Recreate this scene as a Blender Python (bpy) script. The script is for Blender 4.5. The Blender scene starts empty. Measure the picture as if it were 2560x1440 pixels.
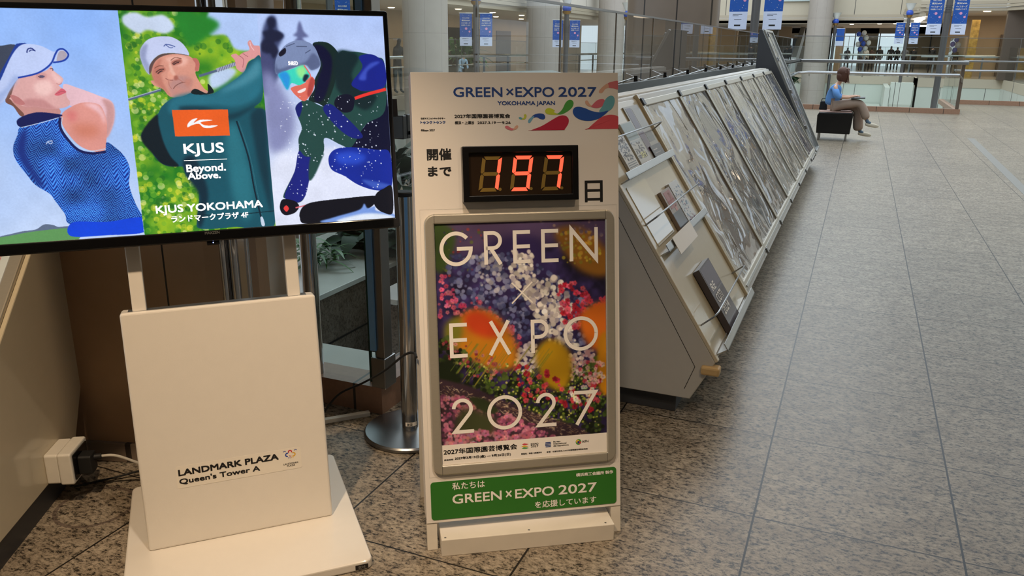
import bpy, bmesh, math, random
import numpy as np
from mathutils import Vector, Matrix

# ------------------------------------------------------------------ scene set-up
sc = bpy.context.scene
COL = sc.collection
random.seed(7)
rng = np.random.RandomState(11)
sc.view_settings.view_transform = 'Standard'
sc.view_settings.look = 'None'
sc.view_settings.gamma = 1.0
sc.view_settings.use_curve_mapping = False
sc.view_settings.exposure = 0.0

YAW, PITCH, ROLL, CAM_H, FPX = -0.3962984, 0.2925388, 0.0095645, 1.4305101, 2009.6988
def make_camera():
    f = Vector((math.sin(YAW)*math.cos(PITCH), math.cos(YAW)*math.cos(PITCH), -math.sin(PITCH)))
    r = Vector((math.cos(YAW), -math.sin(YAW), 0)); u = r.cross(f)
    r2 = math.cos(ROLL)*r + math.sin(ROLL)*u; u2 = -math.sin(ROLL)*r + math.cos(ROLL)*u
    cd = bpy.data.cameras.new('camera'); co = bpy.data.objects.new('camera', cd); COL.objects.link(co)
    M = Matrix((r2, u2, -f)).transposed().to_4x4(); M.translation = Vector((0, 0, CAM_H))
    co.matrix_world = M
    cd.sensor_width = 36.0; cd.lens = FPX/2560*36; cd.clip_start = 0.05; cd.clip_end = 400
    sc.camera = co
make_camera()

# daylight: a bright overcast sky seen through the atrium roof
w = bpy.data.worlds.new('sky'); sc.world = w; w.use_nodes = True
bg = w.node_tree.nodes['Background']; bg.inputs[0].default_value = (0.78, 0.90, 1.0, 1); bg.inputs[1].default_value = 1.0

def lamp(name, kind, loc, energy, color, target=None, size=0.1, size_y=None, spot=80, blend=0.6):
    ld = bpy.data.lights.new(name, kind); ld.energy = energy; ld.color = color
    if kind == 'AREA':
        ld.size = size
        if size_y: ld.shape = 'RECTANGLE'; ld.size_y = size_y
    else:
        ld.shadow_soft_size = size
    if kind == 'SPOT': ld.spot_size = math.radians(spot); ld.spot_blend = blend
    o = bpy.data.objects.new(name, ld); COL.objects.link(o); o.location = loc
    if target is not None:
        o.rotation_euler = (Vector(target)-Vector(loc)).to_track_quat('-Z', 'Y').to_euler()
    return o
WARM = (1.0, 0.74, 0.47)
lamp('downlight_lamp', 'SPOT', (-0.40, 0.95, 2.94), 108, (1.0, .85, .70), (-0.80, 1.62, 0.0), 0.05, spot=66, blend=1.0)
lamp('downlight_lamp', 'SPOT', (-1.05, 0.25, 2.94), 215, (1.0, .74, .48), (-1.6, 1.42, 0.3), 0.05, spot=58, blend=0.7)
lamp('downlight_lamp', 'SPOT', (0.75, 0.55, 2.94), 70, (1, .76, .50), (0.5, 1.5, 0.0), 0.05, spot=95, blend=0.9)
lamp('downlight_lamp', 'SPOT', (-0.1, 3.2, 2.94), 30, WARM, (-0.6, 3.5, 0.6), 0.05, spot=90, blend=0.8)
# light of the skylight over the void, and of the open court on the right
lamp('skylight', 'AREA', (-4.5, 30, 13.5), 3600, (0.88, 0.95, 1.0), (-4.5, 30, 0), 13, 34)
lamp('skylight', 'AREA', (3.5, 15, 9.5), 520, (0.78, 0.90, 1.0), (3.2, 14, 0), 9, 16)

# ------------------------------------------------------------------ materials
def s2l(c):
    c = c/255.0
    return c/12.92 if c <= 0.04045 else ((c+0.055)/1.055)**2.4
def rgb(r, g, b): return (s2l(r), s2l(g), s2l(b), 1)
class NT:
    def __init__(s, m): m.use_nodes = True; s.t = m.node_tree; s.b = s.t.nodes['Principled BSDF']; s.tc = None
    def n(s, typ, **kw):
        nd = s.t.nodes.new(typ)
        for k, v in kw.items():
            if k in nd.inputs: nd.inputs[k].default_value = v
            else: setattr(nd, k, v)
        return nd
    def l(s, a, b): s.t.links.new(a, b)
    def coord(s, scale=(1, 1, 1)):
        tc = s.n('ShaderNodeTexCoord'); mp = s.n('ShaderNodeMapping'); mp.inputs['Scale'].default_value = scale
        s.l(tc.outputs['Object'], mp.inputs[0]); return mp.outputs[0]
def mat(name, col, rough=0.5, metal=0.0, noise=0.06, nscale=30, bump=0.0, bscale=200, coat=0, spec=0.5, stretch=(1, 1, 1), emit=0):
    m = bpy.data.materials.new(name); t = NT(m); b = t.b
    b.inputs['Roughness'].default_value = rough; b.inputs['Metallic'].default_value = metal
    b.inputs['Specular IOR Level'].default_value = spec
    if coat: b.inputs['Coat Weight'].default_value = coat; b.inputs['Coat Roughness'].default_value = 0.05
    co = t.coord(stretch)
    nz = t.n('ShaderNodeTexNoise', Scale=nscale, Detail=3.0); t.l(co, nz.inputs['Vector'])
    mx = t.n('ShaderNodeMix', data_type='RGBA')
    mx.inputs[6].default_value = tuple(max(0, c*(1-noise)) for c in col[:3])+(1,)
    mx.inputs[7].default_value = tuple(min(1, c*(1+noise)) for c in col[:3])+(1,)
    t.l(nz.outputs[0], mx.inputs[0]); t.l(mx.outputs[2], b.inputs['Base Color'])
    if bump:
        n2 = t.n('ShaderNodeTexNoise', Scale=bscale, Detail=2.0); t.l(co, n2.inputs['Vector'])
        bp = t.n('ShaderNodeBump', Strength=bump, Distance=0.002); t.l(n2.outputs[0], bp.inputs['Height']); t.l(bp.outputs[0], b.inputs['Normal'])
    if emit:
        b.inputs['Emission Color'].default_value = col; b.inputs['Emission Strength'].default_value = emit
    return m
def glass_mat(name, tint, ior=1.5, rough=0.0):
    m = bpy.data.materials.new(name); m.use_nodes = True; t = m.node_tree
    for n in list(t.nodes): t.nodes.remove(n)
    out = t.nodes.new('ShaderNodeOutputMaterial'); mx = t.nodes.new('ShaderNodeMixShader')
    fr = t.nodes.new('ShaderNodeFresnel'); fr.inputs[0].default_value = ior
    tr = t.nodes.new('ShaderNodeBsdfTransparent'); tr.inputs[0].default_value = tint
    gl = t.nodes.new('ShaderNodeBsdfGlossy'); gl.inputs['Roughness'].default_value = rough
    ge = t.nodes.new('ShaderNodeNewGeometry'); iv = t.nodes.new('ShaderNodeMath'); iv.operation = 'SUBTRACT'; iv.inputs[0].default_value = 1.0
    ml_ = t.nodes.new('ShaderNodeMath'); ml_.operation = 'MULTIPLY'   # only the entry face reflects; the straight exit face lets the ray out
    t.links.new(ge.outputs['Backfacing'], iv.inputs[1]); t.links.new(iv.outputs[0], ml_.inputs[0]); t.links.new(fr.outputs[0], ml_.inputs[1])
    t.links.new(ml_.outputs[0], mx.inputs[0]); t.links.new(tr.outputs[0], mx.inputs[1]); t.links.new(gl.outputs[0], mx.inputs[2])
    t.links.new(mx.outputs[0], out.inputs[0]); return m
def granite(name, base, dark, light, grid=True, warm=None):
    m = bpy.data.materials.new(name); t = NT(m); b = t.b
    co = t.coord((.85, 1.45, 1))
    wn = t.n('ShaderNodeTexNoise', Scale=22.0, Detail=2.0); t.l(co, wn.inputs['Vector'])
    va = t.n('ShaderNodeVectorMath', operation='MULTIPLY_ADD'); va.inputs[1].default_value = (.02, .02, .02)
    t.l(wn.outputs[1], va.inputs[0]); t.l(co, va.inputs[2])
    n1 = t.n('ShaderNodeTexNoise', Scale=62.0, Detail=6.0, Roughness=0.80); t.l(va.outputs[0], n1.inputs['Vector'])
    r1 = t.n('ShaderNodeValToRGB'); t.l(n1.outputs[0], r1.inputs[0])
    e = r1.color_ramp.elements; e[0].position = .41; e[0].color = dark; e[1].position = .60; e[1].color = light
    k = r1.color_ramp.elements.new(.47); k.color = base
    n2 = t.n('ShaderNodeTexNoise', Scale=9.0, Detail=3.0); t.l(co, n2.inputs['Vector'])
    mx = t.n('ShaderNodeMix', data_type='RGBA', blend_type='MULTIPLY'); mx.inputs[0].default_value = .5
    r2 = t.n('ShaderNodeValToRGB'); r2.color_ramp.elements[0].color = (.55, .50, .46, 1); r2.color_ramp.elements[0].position = .35; r2.color_ramp.elements[1].position = .6
    t.l(n2.outputs[0], r2.inputs[0]); t.l(r1.outputs[0], mx.inputs[6]); t.l(r2.outputs[0], mx.inputs[7])
    last = mx.outputs[2]
    if grid:
        # square slabs with dark joints
        tc = t.n('ShaderNodeTexCoord'); sp = t.n('ShaderNodeSeparateXYZ'); t.l(tc.outputs['Object'], sp.inputs[0])
        ms = []
        for ax, off, size in ((0, -0.1504, 0.5951), (1, 2.373, 0.6049)):
            a = t.n('ShaderNodeMath', operation='SUBTRACT'); a.inputs[1].default_value = off-40*size; t.l(sp.outputs[ax], a.inputs[0])
            mo = t.n('ShaderNodeMath', operation='PINGPONG'); mo.inputs[1].default_value = size/2; t.l(a.outputs[0], mo.inputs[0])
            cm = t.n('ShaderNodeMath', operation='LESS_THAN'); cm.inputs[1].default_value = 0.0032 if ax == 0 else 0.0026; t.l(mo.outputs[0], cm.inputs[0]); ms.append(cm)
        mm = t.n('ShaderNodeMath', operation='MAXIMUM'); t.l(ms[0].outputs[0], mm.inputs[0]); t.l(ms[1].outputs[0], mm.inputs[1])
        # slab to slab variation
        fx = []
        for ax, off, size in ((0, -0.1504, 0.5951), (1, 2.373, 0.6049)):
            a = t.n('ShaderNodeMath', operation='SUBTRACT'); a.inputs[1].default_value = off; t.l(sp.outputs[ax], a.inputs[0])
            d = t.n('ShaderNodeMath', operation='DIVIDE'); d.inputs[1].default_value = size; t.l(a.outputs[0], d.inputs[0])
            fl = t.n('ShaderNodeMath', operation='FLOOR'); t.l(d.outputs[0], fl.inputs[0]); fx.append(fl)
        cb = t.n('ShaderNodeCombineXYZ'); t.l(fx[0].outputs[0], cb.inputs[0]); t.l(fx[1].outputs[0], cb.inputs[1])
        wn2 = t.n('ShaderNodeTexWhiteNoise'); t.l(cb.outputs[0], wn2.inputs[0])
        mr = t.n('ShaderNodeMapRange'); mr.inputs[3].default_value = .90; mr.inputs[4].default_value = 1.06; t.l(wn2.outputs[0], mr.inputs[0])
        hs = t.n('ShaderNodeHueSaturation'); t.l(mr.outputs[0], hs.inputs['Value']); t.l(last, hs.inputs['Color'])
        jm = t.n('ShaderNodeMix', data_type='RGBA'); t.l(mm.outputs[0], jm.inputs[0]); t.l(hs.outputs[0], jm.inputs[6]); jm.inputs[7].default_value = (.014, .012, .010, 1)
        last = jm.outputs[2]
    t.l(last, b.inputs['Base Color']); b.inputs['Specular IOR Level'].default_value = .22
    mr = t.n('ShaderNodeMapRange'); mr.inputs[3].default_value = .24; mr.inputs[4].default_value = .42; t.l(n1.outputs[0], mr.inputs[0]); t.l(mr.outputs[0], b.inputs['Roughness'])
    return m
def panelled(name, col, joint, size, off=(0, 0, 0), rough=.5, jw=.008, axes=(0, 2), noise=.05, nscale=6, metal=0):
    """stone or metal cladding with straight joints; axes = object axes that carry joints"""
    m = mat(name, col, rough, metal, noise=noise, nscale=nscale); t = NT(m)
    src = t.b.inputs['Base Color'].links[0].from_socket
    tc = t.n('ShaderNodeTexCoord'); sp = t.n('ShaderNodeSeparateXYZ'); t.l(tc.outputs['Object'], sp.inputs[0]); ms = []
    for ax, s in zip(axes, size):
        a = t.n('ShaderNodeMath', operation='ADD'); a.inputs[1].default_value = off[ax]+200*s; t.l(sp.outputs[ax], a.inputs[0])
        mo = t.n('ShaderNodeMath', operation='PINGPONG'); mo.inputs[1].default_value = s/2; t.l(a.outputs[0], mo.inputs[0])
        cm = t.n('ShaderNodeMath', operation='LESS_THAN'); cm.inputs[1].default_value = jw/2; t.l(mo.outputs[0], cm.inputs[0]); ms.append(cm.outputs[0])
    o = ms[0]
    if len(ms) > 1:
        mm = t.n('ShaderNodeMath', operation='MAXIMUM'); t.l(ms[0], mm.inputs[0]); t.l(ms[1], mm.inputs[1]); o = mm.outputs[0]
    jm = t.n('ShaderNodeMix', data_type='RGBA'); t.l(o, jm.inputs[0]); t.l(src, jm.inputs[6]); jm.inputs[7].default_value = joint
    t.l(jm.outputs[2], t.b.inputs['Base Color']); return m
def column_stone(name, col):
    """curved slabs: joints round the shaft and down it"""
    m = mat(name, col, .45, noise=.07, nscale=5); t = NT(m); src = t.b.inputs['Base Color'].links[0].from_socket
    tc = t.n('ShaderNodeTexCoord'); sp = t.n('ShaderNodeSeparateXYZ'); t.l(tc.outputs['Object'], sp.inputs[0])
    at = t.n('ShaderNodeMath', operation='ARCTAN2'); t.l(sp.outputs[1], at.inputs[0]); t.l(sp.outputs[0], at.inputs[1])
    def joint(sock, size, wd, off):
        a = t.n('ShaderNodeMath', operation='ADD'); a.inputs[1].default_value = off+100*size; t.l(sock, a.inputs[0])
        mo = t.n('ShaderNodeMath', operation='PINGPONG'); mo.inputs[1].default_value = size/2; t.l(a.outputs[0], mo.inputs[0])
        cm = t.n('ShaderNodeMath', operation='LESS_THAN'); cm.inputs[1].default_value = wd; t.l(mo.outputs[0], cm.inputs[0]); return cm.outputs[0]
    mm = t.n('ShaderNodeMath', operation='MAXIMUM'); t.l(joint(sp.outputs[2], 1.25, .005, .1), mm.inputs[0]); t.l(joint(at.outputs[0], math.pi/4, .006, .3), mm.inputs[1])
    jm = t.n('ShaderNodeMix', data_type='RGBA'); t.l(mm.outputs[0], jm.inputs[0]); t.l(src, jm.inputs[6]); jm.inputs[7].default_value = tuple(c*.62 for c in col[:3])+(1,)
    t.l(jm.outputs[2], t.b.inputs['Base Color']); return m
def vcol_mat(name, emit=0, rough=.3, coat=0, film=0):
    m = bpy.data.materials.new(name); t = NT(m)
    at = t.n('ShaderNodeAttribute', attribute_name='print')
    if emit:
        t.b.inputs['Base Color'].default_value = (.01, .01, .012, 1); t.b.inputs['Roughness'].default_value = .22
        t.l(at.outputs['Color'], t.b.inputs['Emission Color']); t.b.inputs['Emission Strength'].default_value = emit
    else:
        t.l(at.outputs['Color'], t.b.inputs['Base Color']); t.b.inputs['Roughness'].default_value = rough
    if coat:
        t.b.inputs['Coat Weight'].default_value = coat; t.b.inputs['Coat Roughness'].default_value = .03
    return m
M = dict(
 floor=granite('grey_granite_slabs', (.225, .185, .135, 1), (.024, .020, .016, 1), (.40, .335, .25, 1)),
 granite=granite('brown_granite', (.13, .10, .078, 1), (.05, .038, .03, 1), (.19, .15, .12, 1), grid=False),
 white=mat('cream_white_powder_coat', rgb(228, 220, 208), .32, bump=.12, bscale=900, noise=.02, coat=.25),
 board=mat('white_painted_board', rgb(226, 217, 206), .5, noise=.025, nscale=8),
 step=mat('worn_white_wood', rgb(218, 208, 192), .55, noise=.07, nscale=14),
 unit=mat('light_grey_painted_steel', rgb(196, 192, 184), .42, noise=.03),
 cream=mat('cream_laminate', rgb(208, 196, 170), .22, noise=.03, coat=.5),
 toe=mat('dark_grey_plinth', rgb(62, 62, 64), .45),
 alu=mat('brushed_champagne_aluminium', rgb(186, 178, 162), .36, .55, noise=.08, nscale=60, stretch=(1, 1, 12)),
 silver=mat('satin_aluminium', rgb(185, 185, 182), .3, .9, noise=.06),
 steel=mat('polished_stainless_steel', rgb(190, 190, 192), .13, 1.0, noise=.04),
 steelr=mat('satin_stainless_steel', rgb(150, 150, 150), .3, 1.0, noise=.08, nscale=12),
 dark=mat('dark_anodised_metal', rgb(72, 74, 78), .38, .5),
 darkpan=mat('charcoal_panel', rgb(62, 62, 66), .5),
 ledge=mat('grey_painted_metal', rgb(96, 100, 102), .35, .4),
 black=mat('black_plastic', rgb(14, 13, 14), .25, noise=.1),
 blackm=mat('black_rubber', rgb(18, 18, 18), .6, noise=.1),
 gloss=mat('piano_black_bezel', rgb(9, 9, 11), .12, noise=.1, coat=.6),
 green=mat('green_print', rgb(48, 112, 38), .38, noise=.02),
 navy=mat('navy_print', rgb(22, 62, 128), .4, noise=.02),
 ink=mat('black_print', rgb(24, 22, 22), .45, noise=.02),
 lett=mat('off_white_print', rgb(238, 230, 220), .4, noise=.02),
 bluef=mat('blue_sheet_and_reflection', rgb(128, 178, 225), .5),
 marble=panelled('brown_marble', rgb(168, 136, 106), (.015, .011, .009, 1), (.62,), (.175, 0, 0), .25, .006, axes=(0,), noise=.25, nscale=4),
 marble2=panelled('brown_marble_panels', rgb(124, 108, 94), (.03, .022, .018, 1), (.47,), (.35, 0, 0), .3, .02, axes=(0,), noise=.14, nscale=3),
 curb=panelled('pink_granite_kerb', rgb(158, 122, 100), (.05, .04, .03, 1), (.72,), (.31, 0, 0), .35, .012, axes=(0,), noise=.2, nscale=40),
 capst=mat('pale_marble_coping', rgb(190, 190, 186), .35, noise=.12, nscale=8),
 fascia=panelled('pale_green_white_panels', rgb(205, 212, 202), (.12, .12, .11, 1), (2.05,), (.3, 0, 0), .5, .03, axes=(0,), noise=.03, nscale=2),
 fasciay=panelled('pale_panels_along_walk', rgb(205, 208, 200), (.12, .12, .11, 1), (2.05,), (0, .3, 0), .5, .03, axes=(1,), noise=.03, nscale=2),
 upper=panelled('beige_cladding', rgb(196, 186, 166), (.10, .09, .08, 1), (2.3,), (.8, 0, 0), .55, .035, axes=(0,), noise=.03, nscale=3),
 uppery=panelled('beige_cladding_along_walk', rgb(198, 193, 182), (.10, .09, .08, 1), (2.3,), (0, .8, 0), .55, .035, axes=(1,), noise=.03, nscale=3),
 mould=mat('beige_moulding', rgb(182, 170, 150), .5),
 beigeband=mat('beige_stone_band', rgb(196, 184, 164), .5, noise=.08),
 col=column_stone('beige_column_stone', rgb(168, 160, 152)),
 inner=mat('warm_inner_wall', rgb(176, 154, 126), .6, noise=.12, nscale=1.2),
 innerd=mat('dark_brown_cladding', rgb(96, 82, 70), .5, noise=.1, nscale=3),
 gold=mat('gold_glitter_panel', rgb(210, 160, 85), .35, .5, noise=.8, nscale=6),
 ceil=mat('white_ceiling', rgb(214, 208, 198), .8),
 inflo=mat('polished_beige_floor', rgb(170, 160, 146), .2, noise=.1, nscale=2),
 lamp=mat('warm_lamp', (1.0, .78, .5, 1), .4, emit=9),
 lampw=mat('white_lamp', (1.0, .97, .92, 1), .4, emit=4),
 pole=mat('grey_painted_pole', rgb(92, 90, 90), .4, .3),
 cup=mat('frosted_glass_shade', rgb(226, 230, 228), .35, noise=.03),
 ball=mat('blue_ball', rgb(52, 88, 190), .3),
 goldc=mat('brass_collar', rgb(176, 140, 80), .3, .8),
 banb=mat('blue_banner_print', rgb(8, 78, 166), .55, noise=.2, nscale=8),
 banw=mat('lavender_white_banner', rgb(206, 214, 238), .55),
 pink=mat('pink_print', rgb(222, 150, 190), .5),
 glass=glass_mat('clear_glass', (.95, .97, .96, 1), 1.55),
 glassd=glass_mat('green_tinted_glass', (.86, .93, .91, 1), 1.5),
 gedge=mat('green_glass_edge', rgb(20, 66, 56), .15),
 leaf=mat('green_leaf', rgb(60, 110, 45), .4, noise=.3, nscale=12),
 leafd=mat('dark_green_leaf', rgb(32, 60, 34), .45, noise=.3, nscale=12),
 soil=mat('dark_soil', rgb(50, 40, 32), .9),
 pvcw=mat('white_plastic', rgb(214, 208, 196), .35),
 cream2=mat('yellowed_plastic', rgb(206, 172, 118), .45),
 skin=mat('skin', rgb(205, 160, 132), .5, noise=.04),
 hair=mat('brown_hair', rgb(84, 50, 34), .55, noise=.35, nscale=60, stretch=(6, 6, 1)),
 hairb=mat('black_hair', rgb(24, 20, 20), .5),
 knit=mat('blue_knit', rgb(96, 146, 208), .8, bump=.3, bscale=300),
 trous=mat('beige_trousers', rgb(158, 136, 120), .7, noise=.08),
 sock=mat('grey_blue_sock', rgb(86, 104, 120), .8),
 shoe=mat('cream_shoe', rgb(208, 196, 174), .5),
 clothk=mat('black_cloth', rgb(28, 28, 32), .8), clothg=mat('grey_cloth', rgb(96, 98, 104), .8), clothb=mat('light_blue_cloth', rgb(170, 196, 222), .8), clothn=mat('brown_cloth', rgb(92, 70, 62), .8), clothw=mat('white_cloth', rgb(206, 204, 200), .8),
)
def film_mat(name, c1, c2, seed):
    """a printed sheet under rippled clear film"""
    m = bpy.data.materials.new(name); t = NT(m); co = t.coord((1, 1, 1))
    mp = t.n('ShaderNodeMapping'); mp.inputs['Location'].default_value = (seed*3.1, seed*1.7, 0); t.l(co, mp.inputs[0])
    v = t.n('ShaderNodeTexVoronoi', Scale=5.0); t.l(mp.outputs[0], v.inputs['Vector'])
    nz = t.n('ShaderNodeTexNoise', Scale=3.2, Detail=4.0); t.l(mp.outputs[0], nz.inputs['Vector'])
    r = t.n('ShaderNodeValToRGB'); e = r.color_ramp.elements; e[0].position = .42; e[0].color = c1; e[1].position = .58; e[1].color = c2
    t.l(nz.outputs[0], r.inputs[0])
    bw = t.n('ShaderNodeSeparateColor'); t.l(v.outputs['Color'], bw.inputs[0]); mx = t.n('ShaderNodeMix', data_type='RGBA', blend_type='SOFT_LIGHT'); mx.inputs[0].default_value = .5; t.l(r.outputs[0], mx.inputs[6]); t.l(bw.outputs[0], mx.inputs[7])
    t.l(mx.outputs[2], t.b.inputs['Base Color']); t.b.inputs['Roughness'].default_value = .5
    t.b.inputs['Coat Weight'].default_value = 1.0; t.b.inputs['Coat Roughness'].default_value = .02; t.b.inputs['Coat IOR'].default_value = 2.1
    w1 = t.n('ShaderNodeTexNoise', Scale=4.0, Detail=1.5, Distortion=.8); t.l(mp.outputs[0], w1.inputs['Vector'])
    bp = t.n('ShaderNodeBump', Strength=.55, Distance=.045); t.l(w1.outputs[0], bp.inputs['Height']); t.l(bp.outputs[0], t.b.inputs['Coat Normal'])
    return m

# ------------------------------------------------------------------ mesh helpers
def wloc(o):
    v = Vector((0, 0, 0))
    while o is not None: v += o.location; o = o.parent
    return v
def tag(o, label=None, cat=None, group=None, kind=None):
    if label: o['label'] = label
    if cat: o['category'] = cat
    if group: o['group'] = group
    if kind: o['kind'] = kind
    return o
def thing(name, label, cat, loc, group=None):
    o = bpy.data.objects.new(name, None); o.empty_display_size = .05; COL.objects.link(o); o.location = loc
    return tag(o, label, cat, group)
class Fr:
    """a flat frame: A corner, e along the width, u up the face, n out of it"""
    def __init__(s, A, e, u, n): s.A, s.e, s.u, s.n = map(Vector, (A, e, u, n))
    def P(s, a, b, c=0): return s.A+s.e*a+s.u*b+s.n*c
class MB:
    def __init__(s): s.v = []; s.f = []; s.m = []
    def add(s, vs, fs, mi=0):
        o = len(s.v); s.v += [Vector(x) for x in vs]
        for f in fs: s.f.append([i+o for i in f]); s.m.append(mi)
        return s
    def box(s, x0, x1, y0, y1, z0, z1, mi=0):
        return s.add([(x, y, z) for x in (x0, x1) for y in (y0, y1) for z in (z0, z1)],
                     [(0, 1, 3, 2), (4, 6, 7, 5), (0, 4, 5, 1), (2, 3, 7, 6), (0, 2, 6, 4), (1, 5, 7, 3)], mi)
    def fbox(s, F, a0, a1, b0, b1, c0, c1, mi=0):
        return s.add([F.P(a, b, c) for a in (a0, a1) for b in (b0, b1) for c in (c0, c1)],
                     [(0, 1, 3, 2), (4, 6, 7, 5), (0, 4, 5, 1), (2, 3, 7, 6), (0, 2, 6, 4), (1, 5, 7, 3)], mi)
    def prism(s, pts, vec, mi=0):
        n = len(pts); vec = Vector(vec); a = [Vector(p) for p in pts]
        return s.add(a+[p+vec for p in a], [list(range(n)), list(range(2*n-1, n-1, -1))]+[(i, i+n, (i+1) % n+n, (i+1) % n) for i in range(n)], mi)
    def fpoly(s, F, pts, c0, c1=None, mi=0):
        if c1 is None: return s.add([F.P(a, b, c0) for a, b in pts], [list(range(len(pts)))], mi)
        return s.prism([F.P(a, b, c0) for a, b in pts], F.n*(c1-c0), mi)
    def ring(s, outer, inner, vec=None, mi=0):
        n = len(outer)
        if vec is None: return s.add(list(outer)+list(inner), [(i, (i+1) % n, (i+1) % n+n, i+n) for i in range(n)], mi)
        v = Vector(vec); o = [Vector(p) for p in outer]; q = [Vector(p) for p in inner]
        vs = o+q+[p+v for p in o]+[p+v for p in q]; fs = []
        for i in range(n):
            j = (i+1) % n
            fs += [(i, j, j+n, i+n), (i+2*n, i+3*n, j+3*n, j+2*n), (i, i+2*n, j+2*n, j), (i+n, j+n, j+3*n, i+3*n)]
        return s.add(vs, fs, mi)
    def tube(s, path, r, n=10, mi=0, closed=False, caps=True, r_end=None):
        path = [Vector(p) for p in path]; k = len(path); o = len(s.v); prev = None
        for i, p in enumerate(path):
            if closed: d = path[(i+1) % k]-path[i-1]
            else: d = path[min(i+1, k-1)]-path[max(i-1, 0)]
            d.normalize()
            if prev is None:
                a = d.cross(Vector((0, 0, 1)));
                if a.length < 1e-3: a = d.cross(Vector((0, 1, 0)))
            else: a = prev-d*prev.dot(d)
            a.normalize(); prev = a; b = d.cross(a)
            rr = r if r_end is None else r+(r_end-r)*i/(k-1)
            for j in range(n):
                t = 2*math.pi*j/n; s.v.append(p+(a*math.cos(t)+b*math.sin(t))*rr)
        for i in range(k if closed else k-1):
            for j in range(n):
                A, B = i*n, ((i+1) % k)*n
                s.f.append([o+A+j, o+A+(j+1) % n, o+B+(j+1) % n, o+B+j]); s.m.append(mi)
        if caps and not closed:
            s.f.append([o+j for j in range(n)][::-1]); s.m.append(mi); s.f.append([o+(k-1)*n+j for j in range(n)]); s.m.append(mi)
        return s
    def lathe(s, c, prof, n=32, mi=0):
        c = Vector(c); o = len(s.v); k = len(prof)
        for r, z in prof:
            for j in range(n):
                t = 2*math.pi*j/n; s.v.append(c+Vector((r*math.cos(t), r*math.sin(t), z)))
        for i in range(k-1):
            for j in range(n):
                s.f.append([o+i*n+j, o+i*n+(j+1) % n, o+(i+1)*n+(j+1) % n, o+(i+1)*n+j]); s.m.append(mi)
        s.f.append([o+j for j in range(n)][::-1]); s.m.append(mi); s.f.append([o+(k-1)*n+j for j in range(n)]); s.m.append(mi)
        return s
    def ball(s, c, r, mi=0, n=14, sc_=(1, 1, 1)):
        c = Vector(c); prof = []
        o = len(s.v); k = n//2+1
        for i in range(k):
            p = math.pi*i/(k-1)
            for j in range(n):
                t = 2*math.pi*j/n; s.v.append(c+Vector((r*sc_[0]*math.sin(p)*math.cos(t), r*sc_[1]*math.sin(p)*math.sin(t), -r*sc_[2]*math.cos(p))))
        for i in range(k-1):
            for j in range(n):
                s.f.append([o+i*n+j, o+i*n+(j+1) % n, o+(i+1)*n+(j+1) % n, o+(i+1)*n+j]); s.m.append(mi)
        return s
    def build(s, name, mats, parent=None, smooth=False, bevel=0, loc=None, seg=2, merge=False):
        if not isinstance(mats, (list, tuple)): mats = [mats]
        base = wloc(parent) if parent is not None else Vector(loc or (0, 0, 0))
        me = bpy.data.meshes.new(name)
        me.from_pydata([tuple(v-base) for v in s.v], [], s.f)
        for m in mats: me.materials.append(M[m] if isinstance(m, str) else m)
        me.polygons.foreach_set('material_index', s.m)
        bm = bmesh.new(); bm.from_mesh(me)
        if merge: bmesh.ops.remove_doubles(bm, verts=bm.verts, dist=1e-5)
        bmesh.ops.recalc_face_normals(bm, faces=bm.faces); bm.to_mesh(me); bm.free()
        if smooth:
            me.polygons.foreach_set('use_smooth', [True]*len(me.polygons))
            try: me.set_sharp_from_angle(angle=math.radians(40))
            except Exception: pass
        o = bpy.data.objects.new(name, me); COL.objects.link(o)
        if parent is not None: o.parent = parent
        else: o.location = base
        if bevel:
            b = o.modifiers.new('bevel', 'BEVEL'); b.width = bevel; b.segments = seg; b.limit_method = 'ANGLE'; b.angle_limit = math.radians(35)
        me.update(); return o
def rrect(a0, a1, b0, b1, r, n=6):
    pts = []
    for cx, cy, s in ((a1-r, b1-r, 0), (a0+r, b1-r, 90), (a0+r, b0+r, 180), (a1-r, b0+r, 270)):
        for i in range(n+1):
            t = math.radians(s+90*i/n); pts.append((cx+r*math.cos(t), cy+r*math.sin(t)))
    return pts
def circ(ca, cb, r, n=24, sy=1): return [(ca+r*math.cos(2*math.pi*i/n), cb+sy*r*math.sin(2*math.pi*i/n)) for i in range(n)]
_tc = {}
def glyphs(sx, res=3):
    if sx in _tc: return _tc[sx]
    c = bpy.data.curves.new('t', 'FONT'); c.body = sx; c.resolution_u = res; o = bpy.data.objects.new('t', c); COL.objects.link(o)
    dg = bpy.context.evaluated_depsgraph_get(); dg.update()
    me = bpy.data.meshes.new_from_object(o.evaluated_get(dg))
    vs = [(v.co.x, v.co.y) for v in me.vertices]; fs = [list(p.vertices) for p in me.polygons]
    bpy.data.meshes.remove(me); bpy.data.objects.remove(o); bpy.data.curves.remove(c)
    _tc[sx] = (vs, fs); return _tc[sx]
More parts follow.
